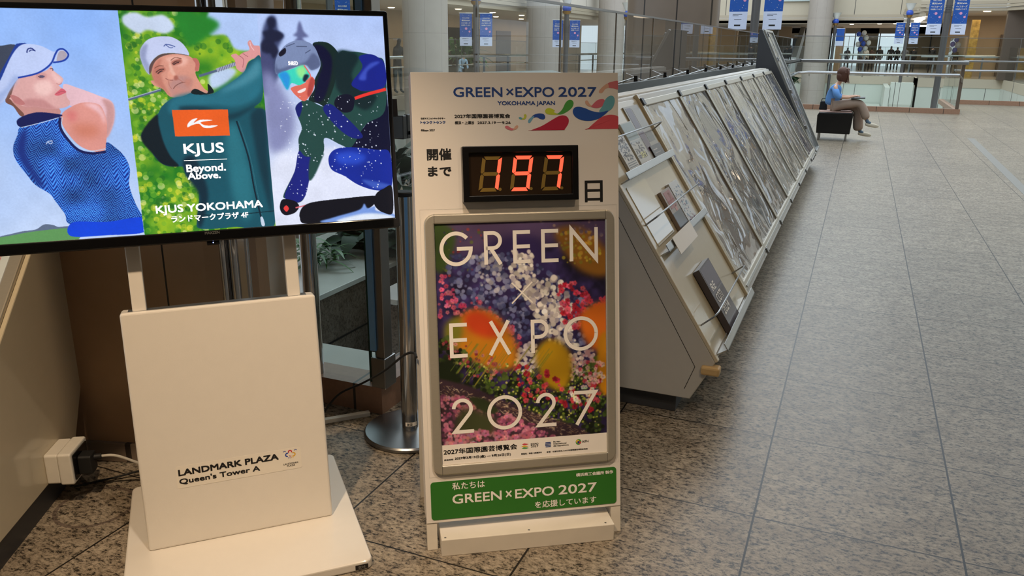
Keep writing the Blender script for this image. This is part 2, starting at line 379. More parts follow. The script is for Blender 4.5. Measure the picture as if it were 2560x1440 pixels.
def text(mb, F, sx, a0, a1, b0, b1, c, bold=0.0, mi=0):
    if sx == '-': return mb.fbox(F, a0, a1, b0, max(b1, b0+.0008), c-.0002, c, mi)
    vs, fs = glyphs(sx)
    if not vs: return mb
    x0 = min(v[0] for v in vs); x1 = max(v[0] for v in vs)
    if any(ord(ch) > 0x2000 for ch in sx) or sx == '×':
        y0 = min(v[1] for v in vs); y1 = max(v[1] for v in vs)
    else:
        hv, _ = glyphs('H'); y0 = 0; y1 = max(v[1] for v in hv)
    kx = (a1-a0-2*bold)/(x1-x0); ky = (b1-b0-2*bold)/(y1-y0)
    sh = [(0, 0)] if not bold else [(dx*bold, dy*bold) for dx, dy in ((-1, -1), (1, -1), (-1, 1), (1, 1), (0, 0), (1, 0), (-1, 0), (0, 1), (0, -1))]
    for k_, (dx, dy) in enumerate(sh):
        mb.add([F.P(a0+bold+(x-x0)*kx+dx, b0+bold+(y-y0)*ky+dy, c+k_*(2e-5 if F.A.y < 5 else 3e-4)) for x, y in vs], fs, mi)
    return mb
def strokes(mb, F, paths, t, c, mi=0):
    for path in paths:
        c += .00004
        n = len(path); L_, R_ = [], []
        for i in range(n):
            p = Vector(path[i]); d0 = (p-Vector(path[i-1])).normalized() if i else None; d1 = (Vector(path[i+1])-p).normalized() if i < n-1 else None
            if d0 is None: d0 = d1
            if d1 is None: d1 = d0
            n0 = Vector((-d0.y, d0.x)); n1 = Vector((-d1.y, d1.x)); m_ = (n0+n1)
            if m_.length < 1e-6: m_ = n0
            m_.normalize(); k = t/2/max(.35, m_.dot(n0)); L_.append(p+m_*k); R_.append(p-m_*k)
        mb.add([F.P(q.x, q.y, c) for q in L_]+[F.P(q.x, q.y, c) for q in R_], [(i, i+1, i+1+n, i+n) for i in range(n-1)], mi)
def arc(cx, cy, rx, ry, d0, d1, n=28): return [(cx+rx*math.cos(math.radians(d0+(d1-d0)*i/n)), cy+ry*math.sin(math.radians(d0+(d1-d0)*i/n))) for i in range(n+1)]
def big_letter(ch, a0, a1, b0, b1, t):
    h = t/2; x0, x1, y0, y1 = a0+h, a1-h, b0+h, b1-h; xm, ym = (x0+x1)/2, (y0+y1)/2; rx, ry = (x1-x0)/2, (y1-y0)/2
    if ch == 'O': return [arc(xm, ym, rx, ry, 0, 362, 48)]
    if ch == 'G': return [arc(xm, ym, rx, ry, 42, 360, 44)+[(x1-.0001, ym), (xm+.002, ym)][1:]]
    if ch == 'E': return [[(a1, y1), (x0, y1), (x0, y0), (a1, y0)], [(x0, ym+.001), (a1-.001, ym+.001)]]
    if ch == 'N': return [[(x0, b0), (x0, y1+h*.3), (x1, y0-h*.3), (x1, b1)]]
    if ch == 'X': return [[(a0+h, b0), (a1-h*1.4, b1)], [(a0+h*1.4, b1), (a1-h, b0)]]
    if ch == '×': return [[(a0, b0), (a1, b1)], [(a0, b1), (a1, b0)]]
    if ch == 'R':
        r = (y1-y0)*.255; return [[(x0, b0), (x0, y1), (x0+.012, y1)]+arc(x1-r-.002, y1-r, r, r, 90, -90, 18)+[(x0, y1-2*r)], [(x0+.014, y1-2*r), (a1-h*1.2, b0)]]
    if ch == 'P':
        r = (y1-y0)*.26; return [[(x0, b0), (x0, y1), (x0+.01, y1)]+arc(x1-r, y1-r, r, r, 90, -90, 18)+[(x0, y1-2*r)]]
    if ch == '2':
        r = (x1-x0)/2*.95; return [arc(xm, y1-r, r, r, 178, -38, 22)+[(a0+h*1.6, y0), (a1, y0)]]
    if ch == '7': return [[(a0, y1), (x1-h*.4, y1), (a0+(a1-a0)*.10, b0)]]
    return []
# ------------------------------------------------------------------ printed and lit pictures
class Canvas:
    def __init__(s, w_, h_, col=(255, 255, 255)): s.w, s.h = w_, h_; s.a = np.empty((h_, w_, 3), np.float32); s.a[:] = col
    def mask(s, pts, ss=2):
        p = np.array(pts, float)*[s.w, s.h]
        x0 = int(max(0, math.floor(p[:, 0].min())-1)); x1 = int(min(s.w, math.ceil(p[:, 0].max())+2)); y0 = int(max(0, math.floor(p[:, 1].min())-1)); y1 = int(min(s.h, math.ceil(p[:, 1].max())+2))
        if x1 <= x0 or y1 <= y0: return None
        X = (np.arange((x1-x0)*ss)+.5)/ss+x0; Y = (np.arange((y1-y0)*ss)+.5)/ss+y0; ins = np.zeros((len(Y), len(X)), bool)
        n = len(p)
        for i in range(n):
            xa, ya = p[i]; xb, yb = p[(i+1) % n]
            if ya == yb: continue
            rows = np.where((Y >= min(ya, yb)) & (Y < max(ya, yb)))[0]
            if not len(rows): continue
            xs = xa+(Y[rows]-ya)*(xb-xa)/(yb-ya)
            ins[rows] ^= X[None, :] > xs[:, None]
        mk = ins.reshape(y1-y0, ss, x1-x0, ss).mean((1, 3)).astype(np.float32)
        return x0, x1, y0, y1, mk
    def blend(s, bx, col):
        x0, x1, y0, y1, mk = bx; s.a[y0:y1, x0:x1] = s.a[y0:y1, x0:x1]*(1-mk[..., None])+np.asarray(col, np.float32)*mk[..., None]
    def poly(s, pts, col, soft=0, smooth=True):
        if smooth: pts = catmull(pts)
        b = s.mask(pts, 2 if soft < 3 else 1)
        if b is None: return
        if soft >= 1:
            x0, x1, y0, y1, mk = b; g = int(soft*2.2)+1
            X0, X1, Y0, Y1 = max(0, x0-g), min(s.w, x1+g), max(0, y0-g), min(s.h, y1+g)
            q = np.zeros((Y1-Y0, X1-X0), np.float32); q[y0-Y0:y1-Y0, x0-X0:x1-X0] = mk
            b = (X0, X1, Y0, Y1, blur(q, soft*.8))
        s.blend(b, col)
    def line(s, pts, col, w_):
        pts = catmull(pts, closed=False) if len(pts) > 2 else pts
        p = [Vector((x*s.w, y*s.h)) for x, y in pts]; L_, R_ = [], []
        for i in range(len(p)):
            d = (p[min(i+1, len(p)-1)]-p[max(i-1, 0)]).normalized(); n = Vector((-d.y, d.x))*w_/2; L_.append(p[i]+n); R_.append(p[i]-n)
        s.poly([(q.x/s.w, q.y/s.h) for q in L_+R_[::-1]], col, smooth=False)
    def dot(s, x, y, r, col, al=1.0, sq=1.0):
        x *= s.w; y *= s.h; x0, x1, y0, y1 = int(max(0, x-r-2)), int(min(s.w, x+r+3)), int(max(0, y-r-2)), int(min(s.h, y+r+3))
        if x1 <= x0 or y1 <= y0: return
        X = np.arange(x0, x1)[None, :]+.5; Y = np.arange(y0, y1)[:, None]+.5
        mk = np.clip(r-np.sqrt((X-x)**2+((Y-y)/sq)**2)+.5, 0, 1).astype(np.float32)*al
        s.blend((x0, x1, y0, y1, mk), col)
def blur(a, r):
    k = max(1, int(round(r)))
    for ax in (0, 1):
        for _ in range(3):
            n = a.shape[ax]; pd = [(0, 0)]*a.ndim; pd[ax] = (k+1, k); c = np.cumsum(np.pad(a, pd, mode='edge'), axis=ax)
            a = (np.take(c, range(2*k+1, n+2*k+1), ax)-np.take(c, range(0, n), ax))/(2*k+1)
    return a.astype(np.float32)
def catmull(pts, closed=True, k=6):
    n = len(pts); out = []; P_ = [np.array(p, float) for p in pts]
    for i in range(n if closed else n-1):
        p0 = P_[(i-1) % n] if closed or i else P_[0]; p1 = P_[i]; p2 = P_[(i+1) % n]; p3 = P_[(i+2) % n] if closed or i < n-2 else P_[-1]
        for j in range(k):
            t = j/k; out.append(tuple(.5*((2*p1)+(-p0+p2)*t+(2*p0-5*p1+4*p2-p3)*t*t+(-p0+3*p1-3*p2+p3)*t**3)))
    if not closed: out.append(tuple(P_[-1]))
    return out
def fnoise(w_, h_, cell, seed=0):
    r = np.random.RandomState(seed); g = r.rand(int(h_/cell)+3, int(w_/cell)+3).astype(np.float32)
    y = np.arange(h_)/cell; x = np.arange(w_)/cell; yi = y.astype(int); xi = x.astype(int); fy = (y-yi)[:, None]; fx = (x-xi)[None, :]
    fy = fy*fy*(3-2*fy); fx = fx*fx*(3-2*fx)
    return (g[yi][:, xi]*(1-fy)*(1-fx)+g[yi+1][:, xi]*fy*(1-fx)+g[yi][:, xi+1]*(1-fy)*fx+g[yi+1][:, xi+1]*fy*fx)
def picture(name, F, a0, a1, b0, b1, c, cv, material, parent, wave=None):
    """a flat sheet whose print is stored on its own fine mesh"""
    W_, H_ = cv.w, cv.h; base = wloc(parent)
    u = np.linspace(0, 1, W_); v = np.linspace(0, 1, H_); U, V = np.meshgrid(u, v)
    A = np.array(F.A-base); e, uu, nn = np.array(F.e), np.array(F.u), np.array(F.n)
    cc = c if wave is None else c+wave(U, V)
    P_ = A+(a0+(a1-a0)*U)[..., None]*e+(b1+(b0-b1)*V)[..., None]*uu+(np.zeros_like(U)+cc)[..., None]*nn
    me = bpy.data.meshes.new(name); nv = W_*H_; nf = (W_-1)*(H_-1)
    idx = np.arange(nv).reshape(H_, W_); q = np.stack([idx[:-1, :-1], idx[1:, :-1], idx[1:, 1:], idx[:-1, 1:]], -1).reshape(-1)
    me.vertices.add(nv); me.vertices.foreach_set('co', P_.reshape(-1)); me.loops.add(nf*4); me.loops.foreach_set('vertex_index', q.astype(np.int32))
    me.polygons.add(nf); me.polygons.foreach_set('loop_start', np.arange(0, nf*4, 4, dtype=np.int32))
    me.update(calc_edges=True)
    me.polygons.foreach_set('use_smooth', [True]*nf)
    lin = np.clip(cv.a, 0, 255)/255; lin = np.where(lin <= .04045, lin/12.92, ((lin+.055)/1.055)**2.4)
    ca = me.color_attributes.new('print', 'FLOAT_COLOR', 'POINT'); ca.data.foreach_set('color', np.concatenate([lin, np.ones((H_, W_, 1))], -1).reshape(-1).astype(np.float32))
    me.materials.append(material); me.validate()
    o = bpy.data.objects.new(name, me); COL.objects.link(o); o.parent = parent; return o
# ------------------------------------------------------------------ figures
def skin_mesh(name, nodes, edges, parent=None, loc=None, mats=('skin',), bone_mat=None, sub=1, smooth=True):
    """nodes: (x,y,z,rx,ry); grown with a skin surface into one continuous mesh"""
    base = wloc(parent) if parent is not None else Vector(loc)
    me = bpy.data.meshes.new(name); me.from_pydata([Vector(n[:3])-base for n in nodes], edges, [])
    o = bpy.data.objects.new(name, me); COL.objects.link(o)
    sk = o.modifiers.new('skin', 'SKIN'); sk.branch_smoothing = .6
    for i, n in enumerate(nodes): me.skin_vertices[0].data[i].radius = (n[3], n[4] if len(n) > 4 else n[3])
    me.skin_vertices[0].data[0].use_root = True
    sb = o.modifiers.new('sub', 'SUBSURF'); sb.levels = sub; sb.render_levels = sub
    dg = bpy.context.evaluated_depsgraph_get(); dg.update(); m2 = bpy.data.meshes.new_from_object(o.evaluated_get(dg))
    m2.name = name; o.modifiers.clear(); o.data = m2; bpy.data.meshes.remove(me)
    m2.materials.clear()
    for m_ in mats: m2.materials.append(M[m_])
    if bone_mat:
        ns = [Vector(n[:3])-base for n in nodes]
        for p in m2.polygons:
            best = None
            for k, (a, b) in enumerate(edges):
                d = ns[b]-ns[a]; t = max(0, min(1, (p.center-ns[a]).dot(d)/max(d.length_squared, 1e-9))); q = (p.center-(ns[a]+d*t)).length
                q -= .5*(nodes[a][3]*(1-t)+nodes[b][3]*t)
                if best is None or q < best[0]: best = (q, k)
            p.material_index = bone_mat[best[1]]
    m2.polygons.foreach_set('use_smooth', [smooth]*len(m2.polygons))
    if parent is not None: o.parent = parent
    else: o.location = base
    o.name = name; return o

def catm3(pts, k=6):
    P_ = [Vector(p) for p in pts]; n = len(P_); out = []
    for i in range(n-1):
        p0, p1, p2, p3 = P_[max(0, i-1)], P_[i], P_[i+1], P_[min(n-1, i+2)]
        for j in range(k):
            t = j/k; out.append(.5*((2*p1)+(-p0+p2)*t+(2*p0-5*p1+4*p2-p3)*t*t+(-p0+3*p1-3*p2+p3)*t**3))
    return out+[P_[-1]]
# ---- print layouts (metres on their panels; screen picture in thousandths)
TV_ART=[["P",[95,110,135],[[15,964],[38,956],[65,947],[93,943],[113,923],[132,928],[144,938],[171,941],[168,989],[14,976]],2],
["P",[95,150,90],[[-1,974],[37,963],[92,951],[175,950],[171,1010],[-3,1001]],2],
["P",[60,70,90],[[37,150],[73,155],[96,149],[108,158],[92,201],[64,282],[24,333]],1],
["P",[120,80,70],[[68,379],[102,290],[113,297],[88,364],[104,444],[94,447],[83,409]],1],
["P",[232,190,200],[[195,319],[227,333],[272,368],[297,392],[302,432],[295,494],[276,552],[264,493],[254,407],[203,407]],0],
["P",[200,150,150],[[277,384],[296,394],[302,432],[295,494],[276,552],[274,493],[284,431]],6],
["P",[196,140,135],[[80,379],[103,440],[96,453],[127,441],[177,446],[179,420],[152,411],[113,380]],0],
["P",[222,170,168],[[102,290],[139,275],[164,256],[175,239],[179,259],[196,290],[194,308],[186,321],[191,332],[199,351],[200,373],[205,390],[201,409],[182,420],[155,420],[129,410],[107,410],[79,379],[81,364]],0],
["P",[196,138,138],[[109,380],[147,381],[168,412],[182,420],[155,422],[129,413],[107,411]],7],
["P",[236,192,190],[[174,260],[184,275],[195,294],[192,307],[184,313],[176,290]],5],
["P",[190,120,120],[[80,360],[95,368],[108,395],[100,403],[86,390]],2],
["P",[205,150,150],[[141,273],[160,268],[161,290],[143,296]],3],
["P",[238,196,192],[[136,312],[164,301],[173,336],[155,366],[134,350]],10],
["L",[190,120,120],3,[[181,312],[187,318],[193,310]]],
["L",[70,50,70],5,[[144,282],[150,287],[158,281]]],
["L",[70,50,70],4,[[171,251],[177,250],[177,259]]],
["P",[90,80,110],[[147,279],[154,278],[158,284],[151,289]],1],
["P",[214,100,115],[[174,360],[184,343],[192,334],[200,349],[191,359],[181,365]],1],
["L",[150,70,85],2,[[177,357],[189,348],[198,350]]],
["P",[222,150,140],[[182,450],[198,422],[227,398],[254,397],[273,415],[281,478],[276,556],[267,611],[241,609],[214,584],[194,536],[182,489]],0],
["P",[208,128,108],[[201,494],[221,487],[256,496],[262,528],[244,550],[217,545]],24],
["P",[218,124,122],[[194,437],[213,432],[215,463],[200,478]],15],
["P",[238,190,195],[[234,402],[262,403],[277,446],[276,493],[267,446],[245,414]],8],
["SHIRT",[[93,494],[141,470],[176,450],[175,504],[189,555],[210,599],[240,623],[268,616],[275,572],[294,597],[312,638],[321,695],[315,767],[324,850],[337,933],[293,946],[176,934],[161,880],[144,822],[134,789],[106,747],[90,699],[72,636],[70,582],[83,530]]],
["P",[25,50,130],[[95,515],[104,508],[100,546],[95,607],[107,685],[125,757],[112,744],[97,692],[80,629],[79,583],[85,545]],9],
["P",[18,28,85],[[88,463],[128,435],[177,444],[182,454],[140,475],[93,496]],0],
["L",[225,235,245],3,[[93,498],[140,478],[176,459]]],
["L",[18,28,85],14,[[179,458],[177,504],[191,559],[211,603],[240,619],[271,613]]],
["L",[190,215,240],3,[[184,458],[181,503],[195,551],[214,592],[241,608],[271,600]]],
["P",[15,70,220],[[176,922],[253,929],[337,919],[337,987],[249,990],[168,983]],0],
["P",[190,205,245],[[64,282],[83,223],[110,158],[129,147],[158,154],[183,178],[192,172],[205,167],[215,185],[209,207],[180,224],[163,254],[139,273],[102,287],[82,334],[64,386],[33,407],[37,348]],0],
["P",[160,180,228],[[55,401],[64,378],[102,287],[93,282],[71,334],[35,378],[33,407]],8],
["P",[175,165,180],[[188,217],[195,181],[205,174],[212,189],[207,207],[198,220]],2],
["L",[20,60,165],9,[[101,288],[139,272],[161,251],[177,224],[187,189],[195,170],[206,168],[215,189],[209,209],[198,219],[180,224]]],
["P",[25,60,150],[[63,300],[64,274],[86,208],[104,155],[112,145],[129,144],[112,158],[92,204]],0],
["L",[25,45,120],6,[[127,184],[130,169],[138,165],[144,174]]],
["L",[25,45,120],5,[[132,178],[138,172],[146,176]]],
["L",[200,215,245],4,[[141,573],[146,561],[156,559]]],
["L",[200,215,245],4,[[145,563],[151,571],[156,565]]],
["FOL",[[336,-22],[530,-31],[555,-8],[566,102],[581,149],[572,327],[593,425],[665,427],[648,989],[337,987],[336,576]]],
["P",[200,215,240],[[346,23],[375,7],[402,25],[440,16],[462,65],[439,97],[399,82],[377,98],[347,61]],7],
["P",[175,200,245],[[555,-8],[669,-1],[668,148],[607,165],[584,101],[541,94]],6],
["P",[190,210,240],[[535,278],[576,246],[602,262],[572,318],[536,342]],8],
["P",[35,130,45],[[469,11],[520,5],[569,46],[549,94],[499,150],[480,104]],12],
["P",[195,205,240],[[375,183],[381,154],[396,125],[418,111],[447,109],[467,124],[482,151],[489,192],[455,182],[426,186],[408,205],[394,239],[393,275],[385,263],[377,222]],0],
["P",[150,160,200],[[375,183],[382,154],[395,144],[388,199],[394,239],[393,275],[385,263],[377,222]],7],
["P",[90,70,70],[[392,275],[394,238],[408,205],[426,186],[455,182],[489,192],[467,200],[433,197],[411,218],[400,253]],1],
["L",[60,80,150],5,[[432,153],[438,144],[449,147],[459,154]]],
["L",[60,80,150],4,[[437,145],[446,158],[454,157]]],
["P",[214,148,130],[[393,304],[402,300],[397,269],[407,223],[426,197],[455,186],[488,194],[497,204],[507,206],[512,230],[509,260],[501,265],[504,293],[519,342],[535,358],[526,368],[492,357],[465,377],[435,376],[421,344],[412,334],[399,324]],0],
["P",[190,120,105],[[397,277],[406,230],[424,206],[418,245],[422,316],[436,372],[421,344],[403,316]],7],
["P",[236,180,165],[[433,206],[467,194],[487,206],[473,238],[448,230]],9],
["P",[190,140,134],[[439,309],[462,281],[487,293],[489,325],[466,365],[442,368],[434,336]],9],
["P",[198,140,130],[[447,325],[467,341],[488,341],[478,369],[444,372]],9],
["P",[228,160,140],[[439,257],[448,265],[454,281],[444,299],[435,293],[433,277]],3],
["L",[120,75,70],4,[[444,340],[451,326],[464,314],[479,311]]],
["P",[230,176,158],[[439,230],[445,226],[449,257],[453,277],[447,281],[441,265]],3],
["P",[168,100,88],[[449,285],[456,281],[458,297],[449,302]],3],
["P",[198,132,118],[[471,305],[487,293],[489,317],[478,335]],9],
["L",[176,110,98],3,[[455,293],[463,303],[469,311]]],
["L",[176,110,98],3,[[435,305],[435,324],[440,340]]],
["P",[180,110,96],[[407,255],[427,244],[429,261],[408,275]],3],
["P",[180,110,96],[[447,218],[468,206],[470,226],[449,236]],3],
["L",[70,45,45],5,[[407,267],[417,255],[427,253]]],
["L",[60,40,45],6,[[411,273],[418,263],[423,261]]],
["L",[70,45,45],5,[[448,230],[457,218],[468,217]]],
["L",[60,40,45],6,[[450,234],[458,225],[464,223]]],
["L",[120,70,60],4,[[405,249],[415,239],[427,239]]],
["L",[120,70,60],4,[[445,214],[456,202],[471,206]]],
["L",[150,90,85],4,[[428,293],[435,301],[446,302]]],
["P",[190,110,100],[[497,206],[508,206],[513,231],[507,261],[500,257],[503,230]],2],
["L",[85,100,130],11,[[336,387],[373,367],[414,345]]],
["L",[170,180,205],4,[[336,382],[374,362],[414,340]]],
["L",[85,100,130],14,[[509,284],[553,260],[581,244]]],
["L",[160,165,190],20,[[553,258],[603,228]]],
["L",[80,85,115],3,[[557,267],[563,244]]],
["L",[80,85,115],3,[[564,263],[569,240]]],
["L",[80,85,115],3,[[570,259],[576,236]]],
["L",[80,85,115],3,[[576,254],[582,232]]],
["L",[80,85,115],3,[[583,250],[588,228]]],
["L",[80,85,115],3,[[589,246],[595,224]]],
["L",[80,85,115],3,[[596,242],[601,220]]],
["P",[218,150,150],[[592,191],[604,183],[611,191],[621,179],[639,165],[636,134],[644,121],[651,144],[666,150],[664,205],[645,205],[631,225],[620,267],[603,252],[600,213]],0],
["L",[150,85,95],3,[[611,191],[622,209],[618,246]]],
["L",[150,85,95],3,[[621,181],[634,197]]],
["L",[240,190,190],5,[[642,128],[644,150],[651,168]]],
["P",[22,84,100],[[401,451],[414,415],[439,383],[465,374],[492,357],[535,365],[581,319],[619,268],[633,223],[649,205],[665,198],[665,344],[657,401],[638,431],[665,446],[666,536],[664,993],[564,992],[474,989],[468,941],[479,833],[473,782],[453,739],[447,697],[439,693],[405,685],[382,643],[369,578],[356,546],[378,498]],0],
["P",[36,110,130],[[435,388],[492,359],[535,365],[619,270],[663,205],[664,328],[640,393],[593,425],[532,415],[471,429],[431,452]],12],
["P",[70,140,160],[[553,359],[618,286],[648,229],[662,217],[659,278],[616,327]],14],
["P",[14,60,75],[[454,421],[514,423],[574,457],[639,418],[658,394],[633,435],[572,490],[530,456],[469,453]],8],
["P",[10,28,38],[[355,549],[397,455],[400,499],[407,580],[420,646],[437,692],[401,681],[380,635]],4],
["P",[12,44,60],[[453,739],[449,664],[476,650],[496,751],[500,852],[475,984],[468,941],[479,833]],9],
["P",[40,115,130],[[560,556],[589,507],[608,676],[617,847],[593,965],[563,841]],20],
["P",[14,55,70],[[628,459],[664,448],[662,680],[659,938],[640,763],[630,593]],12],
["L",[10,35,50],9,[[590,491],[611,659],[619,813],[630,956]]],
["L",[60,120,135],2,[[595,491],[616,660],[625,813],[634,957]]],
["P",[12,30,36],[[485,357],[497,341],[524,362],[528,319],[541,354],[528,366],[496,367]],1],
["P",[200,215,235],[[628,956],[634,953],[638,992],[630,994]],0],
["L",[8,40,52],5,[[469,920],[522,931],[595,931],[667,926]]],
["P",[236,96,36],[[435,435],[571,437],[570,558],[436,555]],0],
["P",[245,245,250],[[468,515],[470,498],[481,480],[494,475],[487,488],[485,495],[502,482],[531,485],[506,491],[501,497],[514,509],[542,509],[526,520],[507,518],[496,500],[479,506]],0],
["P",[60,70,110],[[693,18],[712,13],[717,82],[730,98],[709,172],[708,279],[682,345],[667,279],[674,99]],10],
["P",[28,34,62],[[690,30],[700,14],[711,27],[709,58],[703,70],[722,82],[729,102],[715,124],[704,131],[713,172],[698,205],[690,180],[671,189],[669,140],[680,111],[677,83],[691,70]],5],
["P",[70,76,120],[[663,180],[693,205],[695,262],[683,320],[700,362],[676,378],[655,344]],9],
["P",[96,104,150],[[767,56],[774,30],[779,56],[783,80],[794,101],[778,109],[785,130],[757,126],[765,105],[754,97],[764,81]],7],
["P",[135,140,185],[[667,279],[698,295],[726,396],[741,464],[732,565],[695,648],[661,595]],25],
["P",[225,230,250],[[675,681],[762,644],[858,651],[1000,868],[994,1019],[664,1005]],22],
["P",[8,14,45],[[888,633],[898,587],[933,523],[968,402],[996,333],[999,669],[993,704],[928,664]],0],
["P",[20,42,40],[[803,138],[818,125],[846,131],[868,170],[875,221],[858,305],[838,433],[805,416],[781,399],[799,347],[801,305],[820,238],[815,179]],0],
["P",[12,16,50],[[805,147],[831,147],[852,204],[843,305],[820,398],[796,398],[811,296],[825,229]],5],
["P",[34,72,68],[[745,432],[761,405],[782,401],[819,431],[835,399],[858,305],[873,178],[902,170],[936,175],[975,195],[997,231],[990,455],[933,523],[889,631],[860,620],[817,583],[810,656],[771,758],[752,861],[731,894],[699,871],[695,846],[729,737],[744,643],[746,583],[757,532],[748,472]],0],
["P",[18,40,45],[[863,179],[907,171],[925,203],[903,280],[920,349],[968,385],[936,453],[888,400],[857,331]],10],
["P",[24,36,135],[[901,321],[934,246],[926,195],[956,182],[978,195],[997,231],[994,337],[939,360],[915,349]],0],
["P",[60,80,190],[[922,297],[954,229],[984,220],[948,263],[941,306]],7],
["P",[22,34,120],[[819,451],[839,420],[880,486],[922,577],[898,590],[862,550]],0],
["P",[24,34,125],[[744,643],[761,670],[801,681],[771,762],[752,861],[727,893],[697,866],[707,813],[729,737]],0],
["P",[34,72,68],[[775,671],[809,656],[803,690],[780,767],[765,783]],3],
["P",[20,30,110],[[745,432],[760,407],[763,430],[754,477],[748,472]],0],
["P",[18,42,150],[[822,696],[829,659],[849,637],[889,633],[959,650],[996,669],[995,839],[951,854],[901,822],[863,774],[830,741]],0],
["P",[40,75,200],[[843,667],[888,653],[927,682],[906,716],[856,712]],14],
["P",[60,90,190],[[912,797],[973,820],[993,836],[951,847]],5],
["P",[14,18,40],[[850,426],[859,386],[889,374],[905,399],[898,452],[872,462]],0],
["L",[235,55,50],19,[[907,395],[939,377],[996,352]]],
["P",[124,140,180],[[700,266],[703,213],[718,168],[738,135],[766,119],[794,129],[809,154],[817,196],[818,239],[795,258],[780,234],[742,251],[708,276]],0],
["P",[90,102,140],[[700,266],[702,221],[709,254],[742,236],[781,219],[801,179],[817,204],[818,239],[795,258],[780,234],[742,251],[708,276]],6],
["P",[20,22,40],[[713,180],[730,155],[731,178],[717,195]],1],
["L",[60,70,100],4,[[733,149],[756,134]]],
["L",[60,70,100],4,[[760,148],[788,148]]],
["L",[60,70,100],4,[[782,179],[797,163]]],
["P",[228,112,96],[[739,339],[776,317],[792,289],[801,305],[796,348],[785,380],[769,405],[752,384],[739,356]],0],
["P",[180,70,65],[[791,296],[801,309],[793,355],[783,384],[779,363]],4],
["P",[250,235,235],[[754,358],[775,342],[773,356],[759,366]],0],
["P",[60,215,190],[[708,276],[742,254],[775,236],[784,263],[790,288],[776,314],[759,329],[740,319],[729,347],[724,344],[714,305]],0],
["P",[40,150,225],[[708,276],[727,264],[737,296],[730,346],[724,344],[714,305]],6],
["P",[150,235,150],[[756,250],[775,239],[781,263],[772,296],[759,288]],8],
["P",[20,40,60],[[776,279],[787,284],[776,313],[770,304]],4],
["L",[235,110,100],7,[[776,236],[785,261],[791,288],[778,313]]],
["P",[12,14,28],[[682,899],[692,872],[722,884],[733,912],[720,942],[695,951],[683,931]],0],
["P",[230,60,60],[[691,917],[699,903],[705,919],[698,934]],1],
["L",[220,110,120],8,[[723,918],[755,907]]],
["P",[10,14,26],[[732,966],[734,938],[746,911],[775,894],[859,885],[945,881],[949,908],[917,950],[825,989],[795,999],[741,997]],0],
["P",[120,155,225],[[795,999],[825,977],[897,948],[913,918],[922,942],[943,935],[947,958],[993,977],[992,1020]],3],
["P",[225,235,250],[[834,1000],[896,971],[947,972],[993,991],[992,1020]],5],
["P",[10,14,26],[[941,912],[950,870],[972,847],[996,840],[994,973],[967,970],[948,945]],0],
["DOTS",[[717,395],[978,402],[984,794],[683,906]]]]
TV_TXT=[["KJUS",0.207,0.3083,1.1204,1.1465],
["-",0.2052,0.3137,1.1017,1.1032],
["Beyond.",0.2087,0.3083,1.0718,1.0916],
["Above.",0.2098,0.2928,1.0522,1.0702],
["KJUS YOKOHAMA",0.1228,0.3954,0.9673,0.9874],
["ランドマークプラザ 4F",0.158,0.3544,0.9404,0.9587],
["MAXZEN",0.2379,0.2756,0.9056,0.9128],
["SHRED",0.4952,0.5207,1.348,1.3583]]
HEAD_TXT=[["GREEN",0.1171,0.2557,1.3126,1.3392],
["×",0.2663,0.2875,1.3165,1.3363],
["EXPO",0.2929,0.4051,1.3123,1.3398],
["2027",0.4174,0.5296,1.3127,1.3398],
["YOKOHAMA JAPAN",0.241,0.4072,1.2896,1.3007],
["2027年国際園芸博覧会",0.1182,0.2764,1.2537,1.2659],
["横浜・上瀬谷",0.1186,0.1736,1.2375,1.2468],
["2027.3.19",0.1826,0.2349,1.2382,1.2452],
["-",0.2368,0.2509,1.2417,1.2423],
["9.26",0.2524,0.2772,1.2377,1.2448],
["公式マスコットキャラクター",0.0242,0.0922,1.2517,1.2569],
["トゥンクトゥンク",0.0232,0.0927,1.2393,1.248],
["©Expo 2027",0.0236,0.0626,1.2195,1.2247],
["開催",0.0378,0.1063,1.1393,1.172],
["まで",0.0391,0.1049,1.0946,1.1224],
["日",0.4916,0.5458,1.0118,1.0744]]
GREEN_TXT=[["私たちは",0.0781,0.1748,0.1799,0.2019],
["GREEN",0.0773,0.2245,0.1374,0.1654],
["×",0.2367,0.2554,0.1425,0.1634],
["EXPO",0.2655,0.3847,0.1365,0.1649],
["2027",0.3986,0.5181,0.1361,0.1648],
["を応援しています",0.325,0.5163,0.1004,0.1217],
["横浜商工会議所 製作",0.4537,0.5706,0.1874,0.1985]]
PLATE_TXT=[["2027年国際園芸博覧会",0.0556,0.2738,0.2896,0.3071],
["開催期間：",0.057,0.0853,0.272,0.2768],
["2027年3月19日(金) ― 9月26日(日)",0.0877,0.2544,0.2714,0.2811],
["EXPO",0.3153,0.3384,0.2988,0.3049],
["2027",0.3152,0.3383,0.2918,0.2979],
["開催地：神奈川県横浜市",0.2857,0.3482,0.2713,0.2768],
["主催：公益社団法人2027年国際園芸博覧会協会",0.3629,0.4899,0.2713,0.2762],
["Bureau",0.3842,0.4056,0.3014,0.3064],
["International",0.3841,0.4239,0.295,0.2999],
["des Expositions",0.3839,0.4306,0.2886,0.2935],
["AIPH",0.4724,0.4926,0.2936,0.301]]
